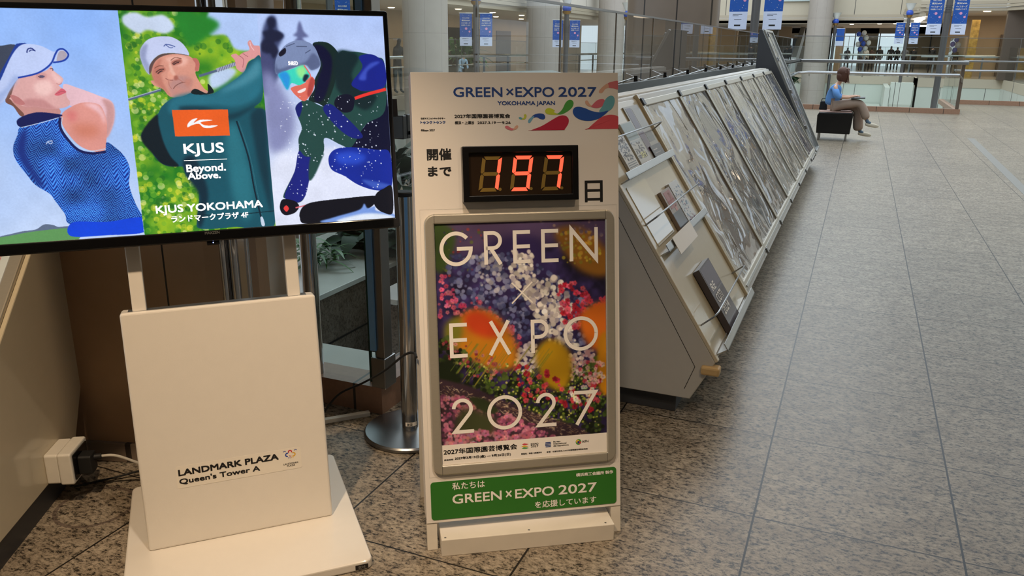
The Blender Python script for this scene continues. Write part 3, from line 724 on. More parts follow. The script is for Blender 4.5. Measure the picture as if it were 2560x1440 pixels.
BIG=[["G",0.0636,0.158,0.8409,0.9393],
["R",0.1906,0.2451,0.8415,0.9372],
["E",0.2748,0.3256,0.8416,0.9373],
["E",0.3579,0.4088,0.8416,0.9377],
["N",0.4421,0.528,0.8416,0.9392],
["×",0.2682,0.3293,0.7258,0.7868],
["E",0.0836,0.1348,0.5756,0.6769],
["X",0.196,0.2635,0.5772,0.6772],
["P",0.3222,0.3757,0.576,0.6755],
["O",0.4204,0.5254,0.5752,0.6781],
["2",0.0825,0.1467,0.3505,0.4548],
["O",0.1872,0.2912,0.3528,0.4562],
["2",0.332,0.3946,0.3517,0.4548],
["7",0.4498,0.5232,0.3502,0.4537]]
RIBBON=[[[205,110,115],[[0.563,1.3497],[0.5757,1.3547],[0.596,1.3562],[0.5958,1.3339],[0.5819,1.3357],[0.5661,1.3378],[0.5598,1.3422]]],[[215,165,140],[[0.563,1.3497],[0.5504,1.3422],[0.5393,1.3319],[0.537,1.325],[0.5439,1.3224],[0.5502,1.3268],[0.5566,1.3348],[0.5661,1.3387]]],[[190,200,50],[[0.3922,1.2811],[0.3814,1.279],[0.3775,1.2711],[0.3842,1.2643],[0.4027,1.2621],[0.4213,1.2632],[0.4337,1.267],[0.4151,1.2656],[0.4028,1.2701],[0.406,1.2745]]],[[70,150,60],[[0.4058,1.2656],[0.4151,1.2662],[0.4277,1.2774],[0.4373,1.2951],[0.4467,1.3033],[0.456,1.3033],[0.4615,1.2956],[0.4573,1.2831],[0.4431,1.2714],[0.4244,1.2632]]],[[30,70,150],[[0.3364,1.2543],[0.3442,1.2624],[0.3596,1.2665],[0.3734,1.2643],[0.3779,1.2555],[0.3732,1.2496],[0.3639,1.2505],[0.3533,1.2556],[0.3441,1.2542]]],[[110,165,190],[[0.3286,1.2484],[0.3364,1.2557],[0.3457,1.2586],[0.3393,1.2483],[0.3331,1.2404],[0.3279,1.2411]]],[[90,160,170],[[0.3007,1.2551],[0.3059,1.2568],[0.3134,1.252],[0.3189,1.2502],[0.3097,1.2494],[0.3028,1.2515]]],[[190,195,60],[[0.3088,1.2503],[0.3166,1.2558],[0.3161,1.2626],[0.3213,1.2643],[0.3237,1.2596],[0.3211,1.2529],[0.3149,1.2494]]],[[205,110,120],[[0.2613,1.2313],[0.2689,1.2324],[0.2794,1.2259],[0.29,1.2246],[0.2807,1.2194],[0.2672,1.223],[0.2618,1.2269]]],[[215,165,140],[[0.2854,1.2237],[0.2901,1.2311],[0.2963,1.2339],[0.2989,1.2295],[0.2945,1.2237],[0.2853,1.2205]]],[[180,30,60],[[0.3357,1.2198],[0.3357,1.2198],[0.3682,1.2319],[0.4025,1.2509],[0.4212,1.2596],[0.4367,1.2595],[0.4459,1.2506],[0.4451,1.2372],[0.4362,1.2239],[0.433,1.2195],[0.4327,1.2195]]],[[215,165,140],[[0.4966,1.3008],[0.5028,1.3014],[0.5105,1.2904],[0.5215,1.2844],[0.5136,1.2835],[0.5027,1.2874],[0.4965,1.2943]]],[[205,100,115],[[0.5152,1.2874],[0.5311,1.3022],[0.5469,1.306],[0.5538,1.3021],[0.5547,1.2932],[0.5467,1.2858],[0.5309,1.2805],[0.5152,1.2835]]],[[100,165,175],[[0.5371,1.2709],[0.5467,1.2858],[0.5563,1.3051],[0.5691,1.3149],[0.5801,1.3131],[0.5842,1.3006],[0.5783,1.2827],[0.5656,1.2722],[0.5529,1.2684]]],[[25,75,155],[[0.4587,1.2698],[0.4635,1.2816],[0.4776,1.2845],[0.4963,1.28],[0.5151,1.2725],[0.5402,1.2685],[0.564,1.2731],[0.5528,1.2618],[0.5337,1.25],[0.5085,1.2448],[0.4834,1.2474],[0.4663,1.2564]]],[[205,75,85],[[0.5019,1.2212],[0.5019,1.2212],[0.521,1.2381],[0.5432,1.2544],[0.5655,1.2612],[0.5845,1.2602],[0.5953,1.2556],[0.5953,1.2556],[0.5951,1.2216],[0.5951,1.2216]]]]
STICK=[["LANDMARK PLAZA",0.1004,0.3784,0.2119,0.2309],
["Queen's Tower A",0.1005,0.3232,0.1872,0.2031],
["LANDMARK",0.3905,0.4343,0.1908,0.1959],
["PLAZA",0.4007,0.4241,0.1841,0.1892]]
# ------------------------------------------------------------------ the setting
def struct(name, mb, mats, **kw):
    o = mb.build(name, mats, **kw); o['kind'] = 'structure'; return o
E_X = -1.66           # edge of our walk along the void
fl = [(-5.6, -6), (9, -6), (9, 25.98), (2.19, 25.98), (2.19, 21.72), (E_X-.08, 21.72), (E_X-.08, 2.54), (-2.1, 2.54), (-2.1, 2.2), (-5.6, 2.2)]
struct('floor', MB().prism([(x, y, -.35) for x, y in fl], (0, 0, .35)), 'floor')
struct('floor_plant_ledge', MB().box(-2.45, E_X-.08, 2.56, 2.89, -.3, .10), 'capst')
struct('ceiling', MB().box(-5.6, 9, -6, 5.2, 3.0, 3.25), 'ceil')
struct('wall_back_light_block', MB().box(-5.6, 9, -6.2, -6, -.35, 3.25), 'inner')  # unseen, added behind the camera to stop sky light from the rear
struct('wall_right_light_block', MB().box(9, 9.2, -6.2, 26, -.35, 5.5), 'upper')  # unseen, added beside the walk to keep the near area darker
# brown marble pier behind the screen, with its rounded chrome-trimmed corner
pier = [(-5.6, .86), (-2.6, 1.735), (-1.90, 1.945), (-1.80, 1.985), (-1.775, 2.05), (-1.79, 2.12), (-1.99, 2.50), (-2.1, 2.54), (-5.6, 2.54)]
struct('wall_left', MB().prism([(x, y, 0) for x, y in pier], (0, 0, 3.0)), 'marble', smooth=False)
bb = [(-5.6, .845), (-2.6, 1.72), (-2.05, 1.885), (-2.05, 1.90), (-2.6, 1.74), (-5.6, .87)]
struct('baseboard_left', MB().prism([(x, y, 0) for x, y in bb], (0, 0, .075)), 'marble2', bevel=.004)
tr = MB()
for dx, r in ((-1.835, .012), (-1.80, .016), (-1.765, .012)):
    tr.tube([(dx, 1.962+(dx+1.835)*.36, 0), (dx, 1.962+(dx+1.835)*.36, 3.0)], r, 14)
tr.box(-1.845, -1.755, 1.972, 1.99, 0, 3.0)
struct('trim_1', tr, 'steel', smooth=True)
struct('trim_2', MB().tube([(-1.955, 2.56, 0), (-1.955, 2.56, 3.0)], .033, 20), 'steel', smooth=True)
# kerbs under the glass
def kerb(n, pts, h=.115, w_=.14, off=0):
    mb = MB()
    for (x0, y0), (x1, y1) in zip(pts, pts[1:]):
        d = Vector((x1-x0, y1-y0)).normalized(); nn = Vector((d.y, -d.x))*w_/2
        first = (x0, y0) == pts[0]
        a, b = Vector((x0, y0))+d*(-w_/2 if first else w_/2), Vector((x1, y1))+d*w_/2
        mb.prism([(a.x+nn.x, a.y+nn.y, 0), (b.x+nn.x, b.y+nn.y, 0), (b.x-nn.x, b.y-nn.y, 0), (a.x-nn.x, a.y-nn.y, 0)], (0, 0, h))
        h -= .001
    return struct(n, mb, 'curb')
kerb('trim_3', [(-2.06, 2.60), (-1.69, 2.60), (-1.69, 21.66)])
kerb('trim_4', [(-1.55, 21.67), (2.12, 21.67), (2.12, 25.9), (8.93, 25.9)])

# ---- glass balustrades
def run_pts(p0, p1, seams):
    p0, p1 = Vector(p0), Vector(p1); L_ = (p1-p0).length; d = (p1-p0)/L_
    return p0, d, L_
def glass_run(mb_parent, p0, p1, cuts, z0, z1, th=.012, mat_='glass'):
    p0, p1 = Vector(p0), Vector(p1); L_ = (p1-p0).length; d = (p1-p0).normalized(); n = Vector((d.y, -d.x))*th/2
    for a, b in zip(cuts, cuts[1:]):
        q, r = p0+d*(a+.006), p0+d*(b-.006)
        MB().prism([(q.x+n.x, q.y+n.y, z0), (r.x+n.x, r.y+n.y, z0), (r.x-n.x, r.y-n.y, z0), (q.x-n.x, q.y-n.y, z0)], (0, 0, z1-z0)).build('glass_panel', mat_, mb_parent)
    e = MB()
    for a in cuts[1:-1]:
        q = p0+d*a; e.box(q.x-.005, q.x+.005, q.y-.005, q.y+.005, z0, z1)
    e.prism([(p0.x+n.x*1.6, p0.y+n.y*1.6, z1), (p1.x+n.x*1.6, p1.y+n.y*1.6, z1), (p1.x-n.x*1.6, p1.y-n.y*1.6, z1), (p0.x-n.x*1.6, p0.y-n.y*1.6, z1)], (0, 0, .014))
    e.build('edge_strip', 'steelr', mb_parent)
bal = thing('glass_balustrade', 'tall clear glass balustrade with steel top strip running behind the slanted rack', 'balustrade', (-1.66, 2.6, .1))
glass_run(bal, (-1.665, 2.58), (-1.665, 21.55), [0, .95, 2.1, 3.28, 4.41, 5.6, 6.8, 8.0, 9.2, 10.4, 11.6, 12.8, 14, 15.2, 16.4, 17.6, 18.97], .11, 1.66)
glass_run(bal, (-1.93, 2.58), (-1.665, 2.58), [0, .262], .11, 1.66, mat_='glassd')
MB().box(-1.668, -1.655, 2.570, 2.582, .11, 1.66).box(-1.70, -1.69, 2.572, 2.58, .11, 1.66).build('glass_edge', 'gedge', bal)
MB().box(-1.645, -1.605, 2.54, 2.60, .115, 2.3).build('post', 'steelr', bal, bevel=.003)
MB().box(-1.665, -1.60, 2.53, 2.615, .112, .24).build('post_shoe', 'steelr', bal, bevel=.004)
MB().box(-1.6655, -1.640, 2.530, 2.538, .27, 1.60).build('painted_reflection', 'bluef', bal)  # added blue strip: paints the bluish reflection in the steel post face
MB().box(-1.643, -1.615, 2.526, 2.540, .97, 1.30).tube([(-1.629, 2.527, .99), (-1.629, 2.520, .99)], .006, 8).build('bracket_plate', 'steelr', bal, bevel=.002)
hr = MB()
hr.prism([(-1.49, 2.45, 1.13), (-1.49, 21.5, 1.13), (-1.42, 21.5, 1.13), (-1.42, 2.45, 1.13)], (0, 0, .018))
hr.prism([(-1.435, 2.45, 1.12), (-1.435, 21.5, 1.12), (-1.42, 21.5, 1.12), (-1.42, 2.45, 1.12)], (0, 0, .082))
hr.box(-1.95, -1.42, 2.42, 2.445, 1.12, 1.20)
hr.build('handrail', 'ledge', bal, bevel=.003)
for i in range(13):
    y = 3.9+i*.95
    b = MB().box(-1.50, -1.475, y, y+.022, 1.148, 1.235).build('rail_bracket', 'black', bal)
    MB().tube([(-1.487, y+.012, 1.222), (-1.655, y-.02, 1.165)], .006, 8).build('strut', 'steel', b, smooth=True)
for i in range(6):
    y = 4.5+i*3.1
    MB().box(-1.63, -1.60, y, y+.05, .11, 1.16).build('post', 'steelr', bal)
MB().tube([(-1.53, 2.6, .88), (-1.53, 21.5, .88)], .018, 10).build('lower_rail', 'steel', bal, smooth=True)

b2 = thing('glass_balustrade', 'glass balustrade on pink kerb with wide steel handrail, behind the seated woman', 'balustrade', (.3, 21.67, .1))
glass_run(b2, (-1.64, 21.67), (2.12, 21.67), [0, 1.25, 2.5, 3.72], .11, 1.72)
glass_run(b2, (2.12, 21.67), (2.12, 25.9), [0, 1.4, 2.8, 4.2], .11, 1.72)
MB().box(2.085, 2.155, 21.60, 21.70, .115, 1.20).build('post', 'innerd', b2, bevel=.004)
MB().box(-1.42, 2.2, 21.40, 21.56, 1.11, 1.19).box(-1.62, -1.42, 21.2, 21.56, 1.11, 1.19).build('handrail', 'steelr', b2, bevel=.02, seg=3)
MB().tube([(-1.60, 20.9, .80), (-1.45, 21.3, .86), (-1.2, 21.47, .88), (2.05, 21.47, .88)], .034, 12).build('lower_rail', 'steel', b2, smooth=True)
for x in (-1.2, 0, 1.2): MB().tube([(x, 21.47, .88), (x, 21.64, .80)], .014, 8).build('rail_bracket', 'steelr', b2)
MB().tube([(2.05, 21.47, .88), (2.12, 21.5, .80), (2.13, 21.6, .72)], .02, 8).build('end_bracket', 'steelr', b2, smooth=True)
b3 = thing('glass_balustrade', 'far glass balustrade with thin steel rail at the right edge of the walk', 'balustrade', (5.5, 25.9, .1))
glass_run(b3, (2.2, 25.9), (8.9, 25.9), [0, 1.6, 3.2, 4.8, 6.7], .11, 1.74)
MB().box(2.2, 8.9, 25.62, 25.78, 1.12, 1.17).build('handrail', 'steelr', b3, bevel=.015)
MB().tube([(2.3, 25.7, .90), (8.9, 25.7, .90)], .03, 10).build('lower_rail', 'steel', b3, smooth=True)

# ---- the walk across the void, far to the left (along the void) and straight ahead
OX = -12.36
def gallery_y():
    struct('floor_left', MB().box(OX-7.5, OX, 6, 52, -.35, 0), 'inflo')
    struct('trim_5', MB().box(OX, OX+.06, 6, 50, -.40, .01), 'beigeband')
    struct('trim_6', MB().box(OX-.1, OX+.02, 6, 50, -1.75, -.40), 'fasciay')
    struct('trim_7', MB().box(OX-.5, OX-.1, 6, 50, -2.9, -1.75).box(OX-.3, OX-.1, 6, 50, -2.15, -1.9), 'mould')
    struct('wall_lower_left', MB().box(OX-4, OX-3.6, 6, 50, -9, -1.75), 'innerd')
    struct('ceiling_left', MB().box(OX-7.5, OX-.1, 6, 52, 2.72, 2.9), 'ceil')
    struct('trim_8', MB().box(OX-.12, OX+.02, 6, 50, 2.68, 2.86).box(OX-.12, OX+.10, 6, 50, 2.86, 2.98).box(OX-.12, OX+.02, 6, 50, 3.00, 3.16), 'mould')
    struct('trim_9', MB().box(OX-.12, OX, 6, 50, 3.16, 6.4), 'uppery')
    struct('wall_left_shops', MB().box(OX-5.0, OX-4.7, 6, 31.5, 0, 2.75).box(OX-5.0, OX-4.7, 36.5, 52, 0, 2.75).box(OX-5.0, OX-4.7, 31.5, 36.5, 2.2, 2.75).box(OX-7.4, OX-7.2, 6, 52, 0, 2.75), 'inner')
    struct('door_1', MB().box(OX-4.9, OX-4.66, 38.4, 40.2, 0, 2.15), 'innerd')
    struct('door_2', MB().box(OX-4.9, OX-4.66, 42.5, 46.5, 0, 2.2), 'innerd')
    struct('door_3', MB().box(OX-4.9, OX-4.66, 20.5, 22.0, 0, 2.15), 'innerd')
gallery_y()
lb = thing('glass_balustrade', 'distant glass balustrade with round steel rails on the opposite gallery at left', 'balustrade', (OX, 28, 0))
glass_run(lb, (OX+.0, 7), (OX+.0, 49.8), [0, 6, 9, 12, 15, 18, 21, 24, 27, 30, 33, 36, 39, 42.8], .01, 1.6)
MB().tube([(OX-.14, 7, 1.08), (OX-.14, 49.8, 1.08)], .05, 10).build('handrail', 'steel', lb, smooth=True)
MB().tube([(OX-.14, 7, .80), (OX-.14, 49.8, .80)], .02, 8).build('lower_rail', 'steel', lb, smooth=True)
for i in range(16): MB().box(OX-.10, OX-.04, 14+i*2.15, 14.08+i*2.15, 0, 1.05).build('post', 'dark', lb)
cols = []
for i, (x, y, l) in enumerate(((-11.46, 20.9, 'round beige stone column just left of the countdown sign, nearest of the row'), (-11.46, 30.2, 'round beige stone column rising behind the right half of the countdown sign'), (-11.46, 39.5, 'round beige stone column behind the top right corner of the countdown sign'), (-2.46, 48.6, 'broad beige stone column behind the balustrade left of the seated woman'))):
    MBc = MB().lathe((x, y, -9.4), [(.635, 0), (.635, 16)], 40)
    o = MBc.build('stone_column', 'col', smooth=True, loc=(x, y, -9.4)); tag(o, l, 'column', 'round stone columns of the atrium')
# brown marble pier rising out of the void beyond the near balustrade
pm = []
for t in range(90, 271, 15): pm.append((-3.02+.30*math.cos(math.radians(t)), 12.3+.30*math.sin(math.radians(t))))
for t in range(-90, 91, 15): pm.append((-2.28+.30*math.cos(math.radians(t)), 12.3+.30*math.sin(math.radians(t))))
o = MB().prism([(x, y, -9.4) for x, y in pm], (0, 0, 14)).build('marble_pier', 'marble2', smooth=True, loc=(-2.65, 12.3, -9.4))
tag(o, 'brown marble pier with rounded ends standing beyond the glass above the slanted rack', 'pier')

FY = 50.0
struct('floor_far', MB().box(-13, 6.5, FY, 82, -.35, 0).prism([(6.5, 48, -.35), (6.5, 82, -.35), (22, 82, -.35), (22, 20, -.35), (9.3, 20, -.35), (6.5, 30, -.35)], (0, 0, .35)).box(2.6, 6.5, 48, 50, -.35, 0), 'inflo')
fa = MB()
def facade(mb, pts, z0, z1, th=.1):
    for (x0, y0), (x1, y1) in zip(pts, pts[1:]):
        d = Vector((x1-x0, y1-y0)).normalized(); n = Vector((-d.y, d.x))*th
        mb.prism([(x0, y0, z0), (x1, y1, z0), (x1+n.x, y1+n.y, z0), (x0+n.x, y0+n.y, z0)], (0, 0, z1-z0))
    return mb
edge = [(-12.4, FY), (2.6, FY), (2.6, 48), (6.5, 48), (6.5, 30)]
struct('trim_10', facade(MB(), [(x, y-.03) for x, y in edge[:4]]+[(6.47, 30)], -.42, .02), 'beigeband')
struct('trim_11', facade(MB(), edge[:4], -1.62, -.42), 'fascia')
struct('trim_12', facade(MB(), edge[3:], -1.62, -.42), 'fasciay')
struct('trim_13', facade(MB(), [(x, y-.05) for x, y in edge[:4]], -1.78, -1.66), 'mould')
struct('wall_lower', facade(MB(), [(x, y+.25) for x, y in edge[:4]], -9, -1.6), 'fascia')
struct('floor_lower', MB().box(-20, 22, 2, 60, -9.6, -9.4), 'beigeband')
up = [(-12.4, FY), (1.7, FY), (2.3, 47.5), (6.1, 47.5), (9.0, 41)]
z0u = [2.78, 2.78, 3.3, 3.3, 3.3]
def upper_seg(a, b, z, nm, k):
    struct('wall_upper_%s' % nm, facade(MB(), [a, b], z+.46, 8.5, .3), 'upper')
    m_ = MB(); n = (Vector(b)-Vector(a)).normalized(); q = Vector((n.y, -n.x))
    for zz, hh, o_ in ((0, .15, .0), (.17, .12, .07), (.31, .15, .03)):
        facade(m_, [(a[0]+q.x*o_, a[1]+q.y*o_), (b[0]+q.x*o_, b[1]+q.y*o_)], z+zz, z+zz+hh, .3)
    struct('trim_%d' % k, m_, 'mould')
upper_seg(up[0], up[1], 2.78, 'ahead', 14)
upper_seg(up[1], up[2], 3.05, 'angle', 15)
upper_seg(up[2], up[3], 3.30, 'right', 16)
upper_seg(up[3], up[4], 3.30, 'end', 17)
struct('ceiling_far', MB().box(-13, 2.2, FY, 62, 2.80, 2.95).prism([(2.2, 47.7, 3.32), (6.1, 47.7, 3.32), (12, 41, 3.32), (22, 41, 3.32), (22, 62, 3.32), (2.2, 62, 3.32)], (0, 0, .1)).box(-13, 22, 62, 82, 3.3, 3.4), 'ceil')
# end of the far hall: mullioned windows onto daylight
we = MB().box(-13, -2.9, 80, 80.3, 0, 3.4).box(-.6, .9, 80, 80.3, 0, 3.4).box(3.1, 5.1, 80, 80.3, 0, 3.4).box(-13, 22, 80, 80.3, 2.75, 3.4).box(5.0, 22, 80, 80.3, 0, 3.4)
struct('wall_far', we, 'inner')
mu = MB()
for i in range(5): mu.box(-3+i*2, -2.92+i*2, 79.95, 80.05, 0, 2.75)

struct('window_1', mu, 'dark')
MB().box(-6, 5, 79.99, 80.01, 0, 2.75).build('window_2', 'glass')['kind'] = 'structure'
struct('trim_19', MB().prism([(1.69, 9.5, 0), (1.79, 9.5, 0), (1.88, 15.75, 0), (1.77, 15.75, 0)], (0, 0, .0012)), mat('pale_floor_strip', rgb(122, 118, 110), .4, noise=.1))
struct('wall_shops', MB().box(-13, -4.6, 58, 58.3, 0, 2.8).box(-1.8, -1.5, 58, 66, 0, 2.8), 'inner')
struct('wall_right_shops', MB().box(6.2, 7.3, 47.5, 47.9, 0, 3.32), 'innerd', bevel=.02)
struct('wall_right_shops_2', MB().prism([(8.3, 44.2, -9), (9.4, 40.9, -9), (13, 40.9, -9), (13, 44.2, -9)], (0, 0, 12.3)), 'marble2')
struct('wall_right_shops_3', MB().box(4.3, 12, 55, 55.3, 0, 3.32), 'inner')
struct('door_4', MB().box(7.0, 8.6, 54.8, 55.0, 0, 2.3), 'innerd')
o = MB().box(5.1, 5.5, 51.5, 51.7, 0, 3.0).build('gold_display', 'gold', loc=(5.7, 51.6, .05)); tag(o, 'tall glittering gold display panel beside the dark shop pillar', 'display')
o = MB().box(6.9, 10.5, 47.0, 47.4, 0, .9).build('shop_counter', 'innerd', loc=(8.7, 47.2, 0)); tag(o, 'long low brown counter behind the far right balustrade', 'counter')
fb = thing('glass_balustrade', 'far balustrade with white steel rail in front of the walking people', 'balustrade', (1, FY, 0))
glass_run(fb, (-9, FY+.05), (2.6, FY+.05), [0, 2, 4, 6, 8, 10, 11.6], .02, 1.55)
MB().tube([(-1.3, FY+.2, 1.14), (6.3, FY+.2, 1.14)], .055, 10).build('handrail', 'silver', fb, smooth=True)
for i in range(7): MB().box(-1.2+i*1.15, -1.12+i*1.15, FY+.15, FY+.22, 0, 1.12).build('post', 'steelr', fb)
rb = thing('glass_balustrade', 'distant balustrade turning the corner at the far right of the void', 'balustrade', (6.5, 48, 0))
glass_run(rb, (2.65, 48.05), (6.5, 48.05), [0, 1.9, 3.85], .02, 1.55)
glass_run(rb, (6.55, 48), (6.55, 31), [0, 3, 6, 9, 12, 17], .02, 1.55)
MB().tube([(2.7, 48.2, 1.1), (6.65, 48.2, 1.1), (6.7, 31, 1.1)], .05, 8).build('handrail', 'silver', rb, smooth=True)
# white stair block below the far slab, with its pedestal
struct('wall_stair', MB().box(-1.45, 1.05, 46.5, 49.9, -9, -1.45).box(1.1, 1.33, 44.5, 49.9, -9, -.35), 'fascia')
o = MB().box(1.35, 2.35, 44.6, 45.5, -1.15, -.12).prism([(1.5, 44.7, -1.5), (2.2, 44.7, -1.5), (2.35, 44.6, -1.15), (1.35, 44.6, -1.15)], (0, .7, 0)).build('lamp_pedestal', 'fascia', loc=(1.85, 45, -1.5)); tag(o, 'white block pedestal under the far lamp post', 'pedestal')
# escalator seen between rack end and column
es = thing('escalator', 'dark escalator with pale side panels rising left of the broad column', 'escalator', (-4.6, 52, 0))
st_ = MB()
for i in range(14): st_.box(-5.15, -3.9, 51+i*.36, 51.36+i*.36, -.05+i*.15, .10+i*.15)
st_.build('steps', 'black', es)
for x in (-5.45, -3.9): MB().prism([(x, 50.6, 0), (x, 55.8, 2.0), (x, 55.8, 2.75), (x, 50.6, .95)], (.28, 0, 0)).build('side_panel', 'silver', es)
# upstairs shop window
o = MB().box(-4.6, -2.9, FY-.12, FY-.02, 3.95, 5.2).build('window_3', 'lampw'); o['kind'] = 'structure'; o.data.materials[0] = mat('pale_window', rgb(190, 205, 205), .3)

# ---- ceiling downlights
for i, (x, y, z) in enumerate([(OX-1.7, 22+3.1*k, 2.70) for k in range(7)]+[(OX-3.6, 23.5+3.1*k, 2.70) for k in range(6)]):
    o = MB().lathe((x, y, z), [(.10, 0), (.13, .02)], 14).build('downlight', 'lamp', loc=(x, y, z)); tag(o, 'small round warm downlight in the ceiling of the left gallery', 'light', 'downlights of the left gallery')
for i, (x, y) in enumerate(((1.35, 51.2), (2.15, 51.0), (.55, 51.6), (-.9, 52.2))):
    z = 2.78
    if x > 2: z = 2.78; 
    o = MB().lathe((x, y, z), [(.09, 0), (.12, .02)], 14).build('downlight', 'lamp', loc=(x, y, z)); tag(o, ('second downlight from the right of the four above the walking people', 'rightmost of the four downlights above the walking people', 'second downlight from the left of the four above the walking people', 'leftmost of the four downlights above the walking people')[i], 'light', 'downlights of the far hall')
o = MB().lathe((5.4, 48.6, 3.29), [(.14, 0), (.18, .02)], 14).build('downlight', 'lamp', loc=(5.4, 48.6, 3.29)); tag(o, 'single warm downlight in the soffit right of the tall banner post', 'light')
o = MB().box(.2, 4.2, 66, 66.5, 3.0, 3.1).box(2.7, 3.0, 55, 70, 3.15, 3.2).build('light_strip', 'lampw', loc=(2, 66, 3)); tag(o, 'white light strips in the ceiling of the far hall', 'light')
lamp('gallery_lamp', 'AREA', (OX-2.6, 28, 2.6), 95, (1, .80, .58), (OX-2.6, 28, 0), 2, 24)
lamp('gallery_lamp', 'AREA', (OX-3.0, 44, 2.6), 70, (1, .84, .66), (OX-3.0, 44, 0), 2, 10)
lamp('hall_lamp', 'AREA', (1.5, 58, 2.7), 160, (1, .92, .82), (1.5, 58, 0), 8, 6)
lamp('shop_lamp', 'AREA', (7.6, 51, 3.2), 130, (1, .82, .6), (7.6, 51, 0), 5, 4)

# ---- planters beyond the glass
def leafy(name, label, c, n, size, mats='leaf', spread=.25, up_=.6, group=None, blades=False, seed=1):
    r = random.Random(seed); mb = MB(); c = Vector(c)
    for i in range(n):
        a = r.uniform(0, 2*math.pi); el = r.uniform(.1, 1.2)*up_+.15; L_ = size*r.uniform(.6, 1.15)
        o0 = c+Vector((r.uniform(-1, 1)*spread, r.uniform(-1, 1)*spread, r.uniform(0, .12)))
        d = Vector((math.cos(a)*math.cos(el), math.sin(a)*math.cos(el), math.sin(el))); s_ = d.cross(Vector((0, 0, 1))).normalized()
        wd = L_*(.055 if blades else .20); pts = []
        for k in range(6):
            t = k/5; p = o0+d*L_*t+Vector((0, 0, -L_*.55*t*t)); ww = wd*math.sin(math.pi*min(.98, t*.86+.10)); pts.append((p-s_*ww, p+s_*ww+Vector((0, 0, ww*.3))))
        vs = [q for pr_ in pts for q in pr_]; mb.add(vs, [(2*k, 2*k+1, 2*k+3, 2*k+2) for k in range(5)])
    mb.tube([c+Vector((0, 0, -.08)), c+Vector((0, 0, .2))], .02, 6)
    o = mb.build(name, mats, smooth=True, loc=c); return tag(o, label, 'plant', group)
pl = thing('stone_planter', 'long brown granite planter with pale coping, beyond the glass behind the screen stand', 'planter', (-2.9, 6, -1.6))
MB().box(-3.4, -2.6, 2.62, 11.8, -1.6, .085).build('planter_wall', 'granite', pl)
MB().box(-3.45, -2.585, 2.6, 11.8, .085, .115).build('coping', 'capst', pl, bevel=.004)
MB().box(-2.6, -2.596, 2.62, 11.8, -.20, -.19).build('joint', 'ink', pl)
pl2 = thing('stone_planter', 'shorter granite planter with pale coping seen between glass post and bollard', 'planter', (-2.3, 4, -1.6))
MB().box(-2.34, -2.2, 3.62, 5.4, -1.6, .07).build('planter_wall', 'granite', pl2)
MB().box(-2.36, -2.185, 3.6, 5.4, .07, .10).build('coping', 'capst', pl2, bevel=.004)
leafy('leafy_plant', 'low bright green leafy plant on the coping beside the chrome column', (-2.98, 3.95, .12), 60, .24, 'leaf', .10, .55, blades=True, seed=3)
leafy('leafy_plant', 'dark bushy plant behind the glass between post and bollard', (-2.80, 4.55, .12), 160, .30, 'leafd', .25, .9, seed=4)
leafy('palm_plant', 'dark palm with arching narrow leaves rising above the stone planter', (-3.1, 5.0, .40), 70, .75, 'leafd', .15, .9, blades=True, seed=5)
leafy('palm_plant', 'pale tall indoor tree on the left gallery behind the banner post', (OX-1.6, 28.2, .9), 60, 1.5, 'leaf', .3, 1.1, blades=True, seed=6)
leafy('ivy_plant', 'dark trailing greenery between the rack end and the broad column', (-3.75, 47.6, -.4), 90, .8, 'leafd', .35, .9, seed=8)
ra = thing('stair_railing', 'steel stair railing below the glass, above the stone planter', 'railing', (-5, 7.5, -1.5))
MB().tube([(-5, 6.75, -.66), (-5, 12, -.66)], .05, 12).build('handrail', 'steel', ra, smooth=True)
MB().tube([(-5, 6.75, -.70), (-4.1, 6.75, -.70)], .045, 12).build('cross_rail', 'steelr', ra, smooth=True)
MB().tube([(-5, 6.8, -1.2), (-4.1, 6.8, -1.2)], .025, 8).build('lower_rail', 'steelr', ra, smooth=True)
for y in (6.8, 7.6, 8.4): MB().tube([(-5, y, -.66), (-5, y, -2.2)], .03, 8).build('post', 'steel', ra, smooth=True)
struct('wall_court', MB().box(-9.5, -5.4, 9, 9.4, -9, -1.5).box(-9.5, -3.4, 6.2, 13, -2.3, -2.2), 'upper')

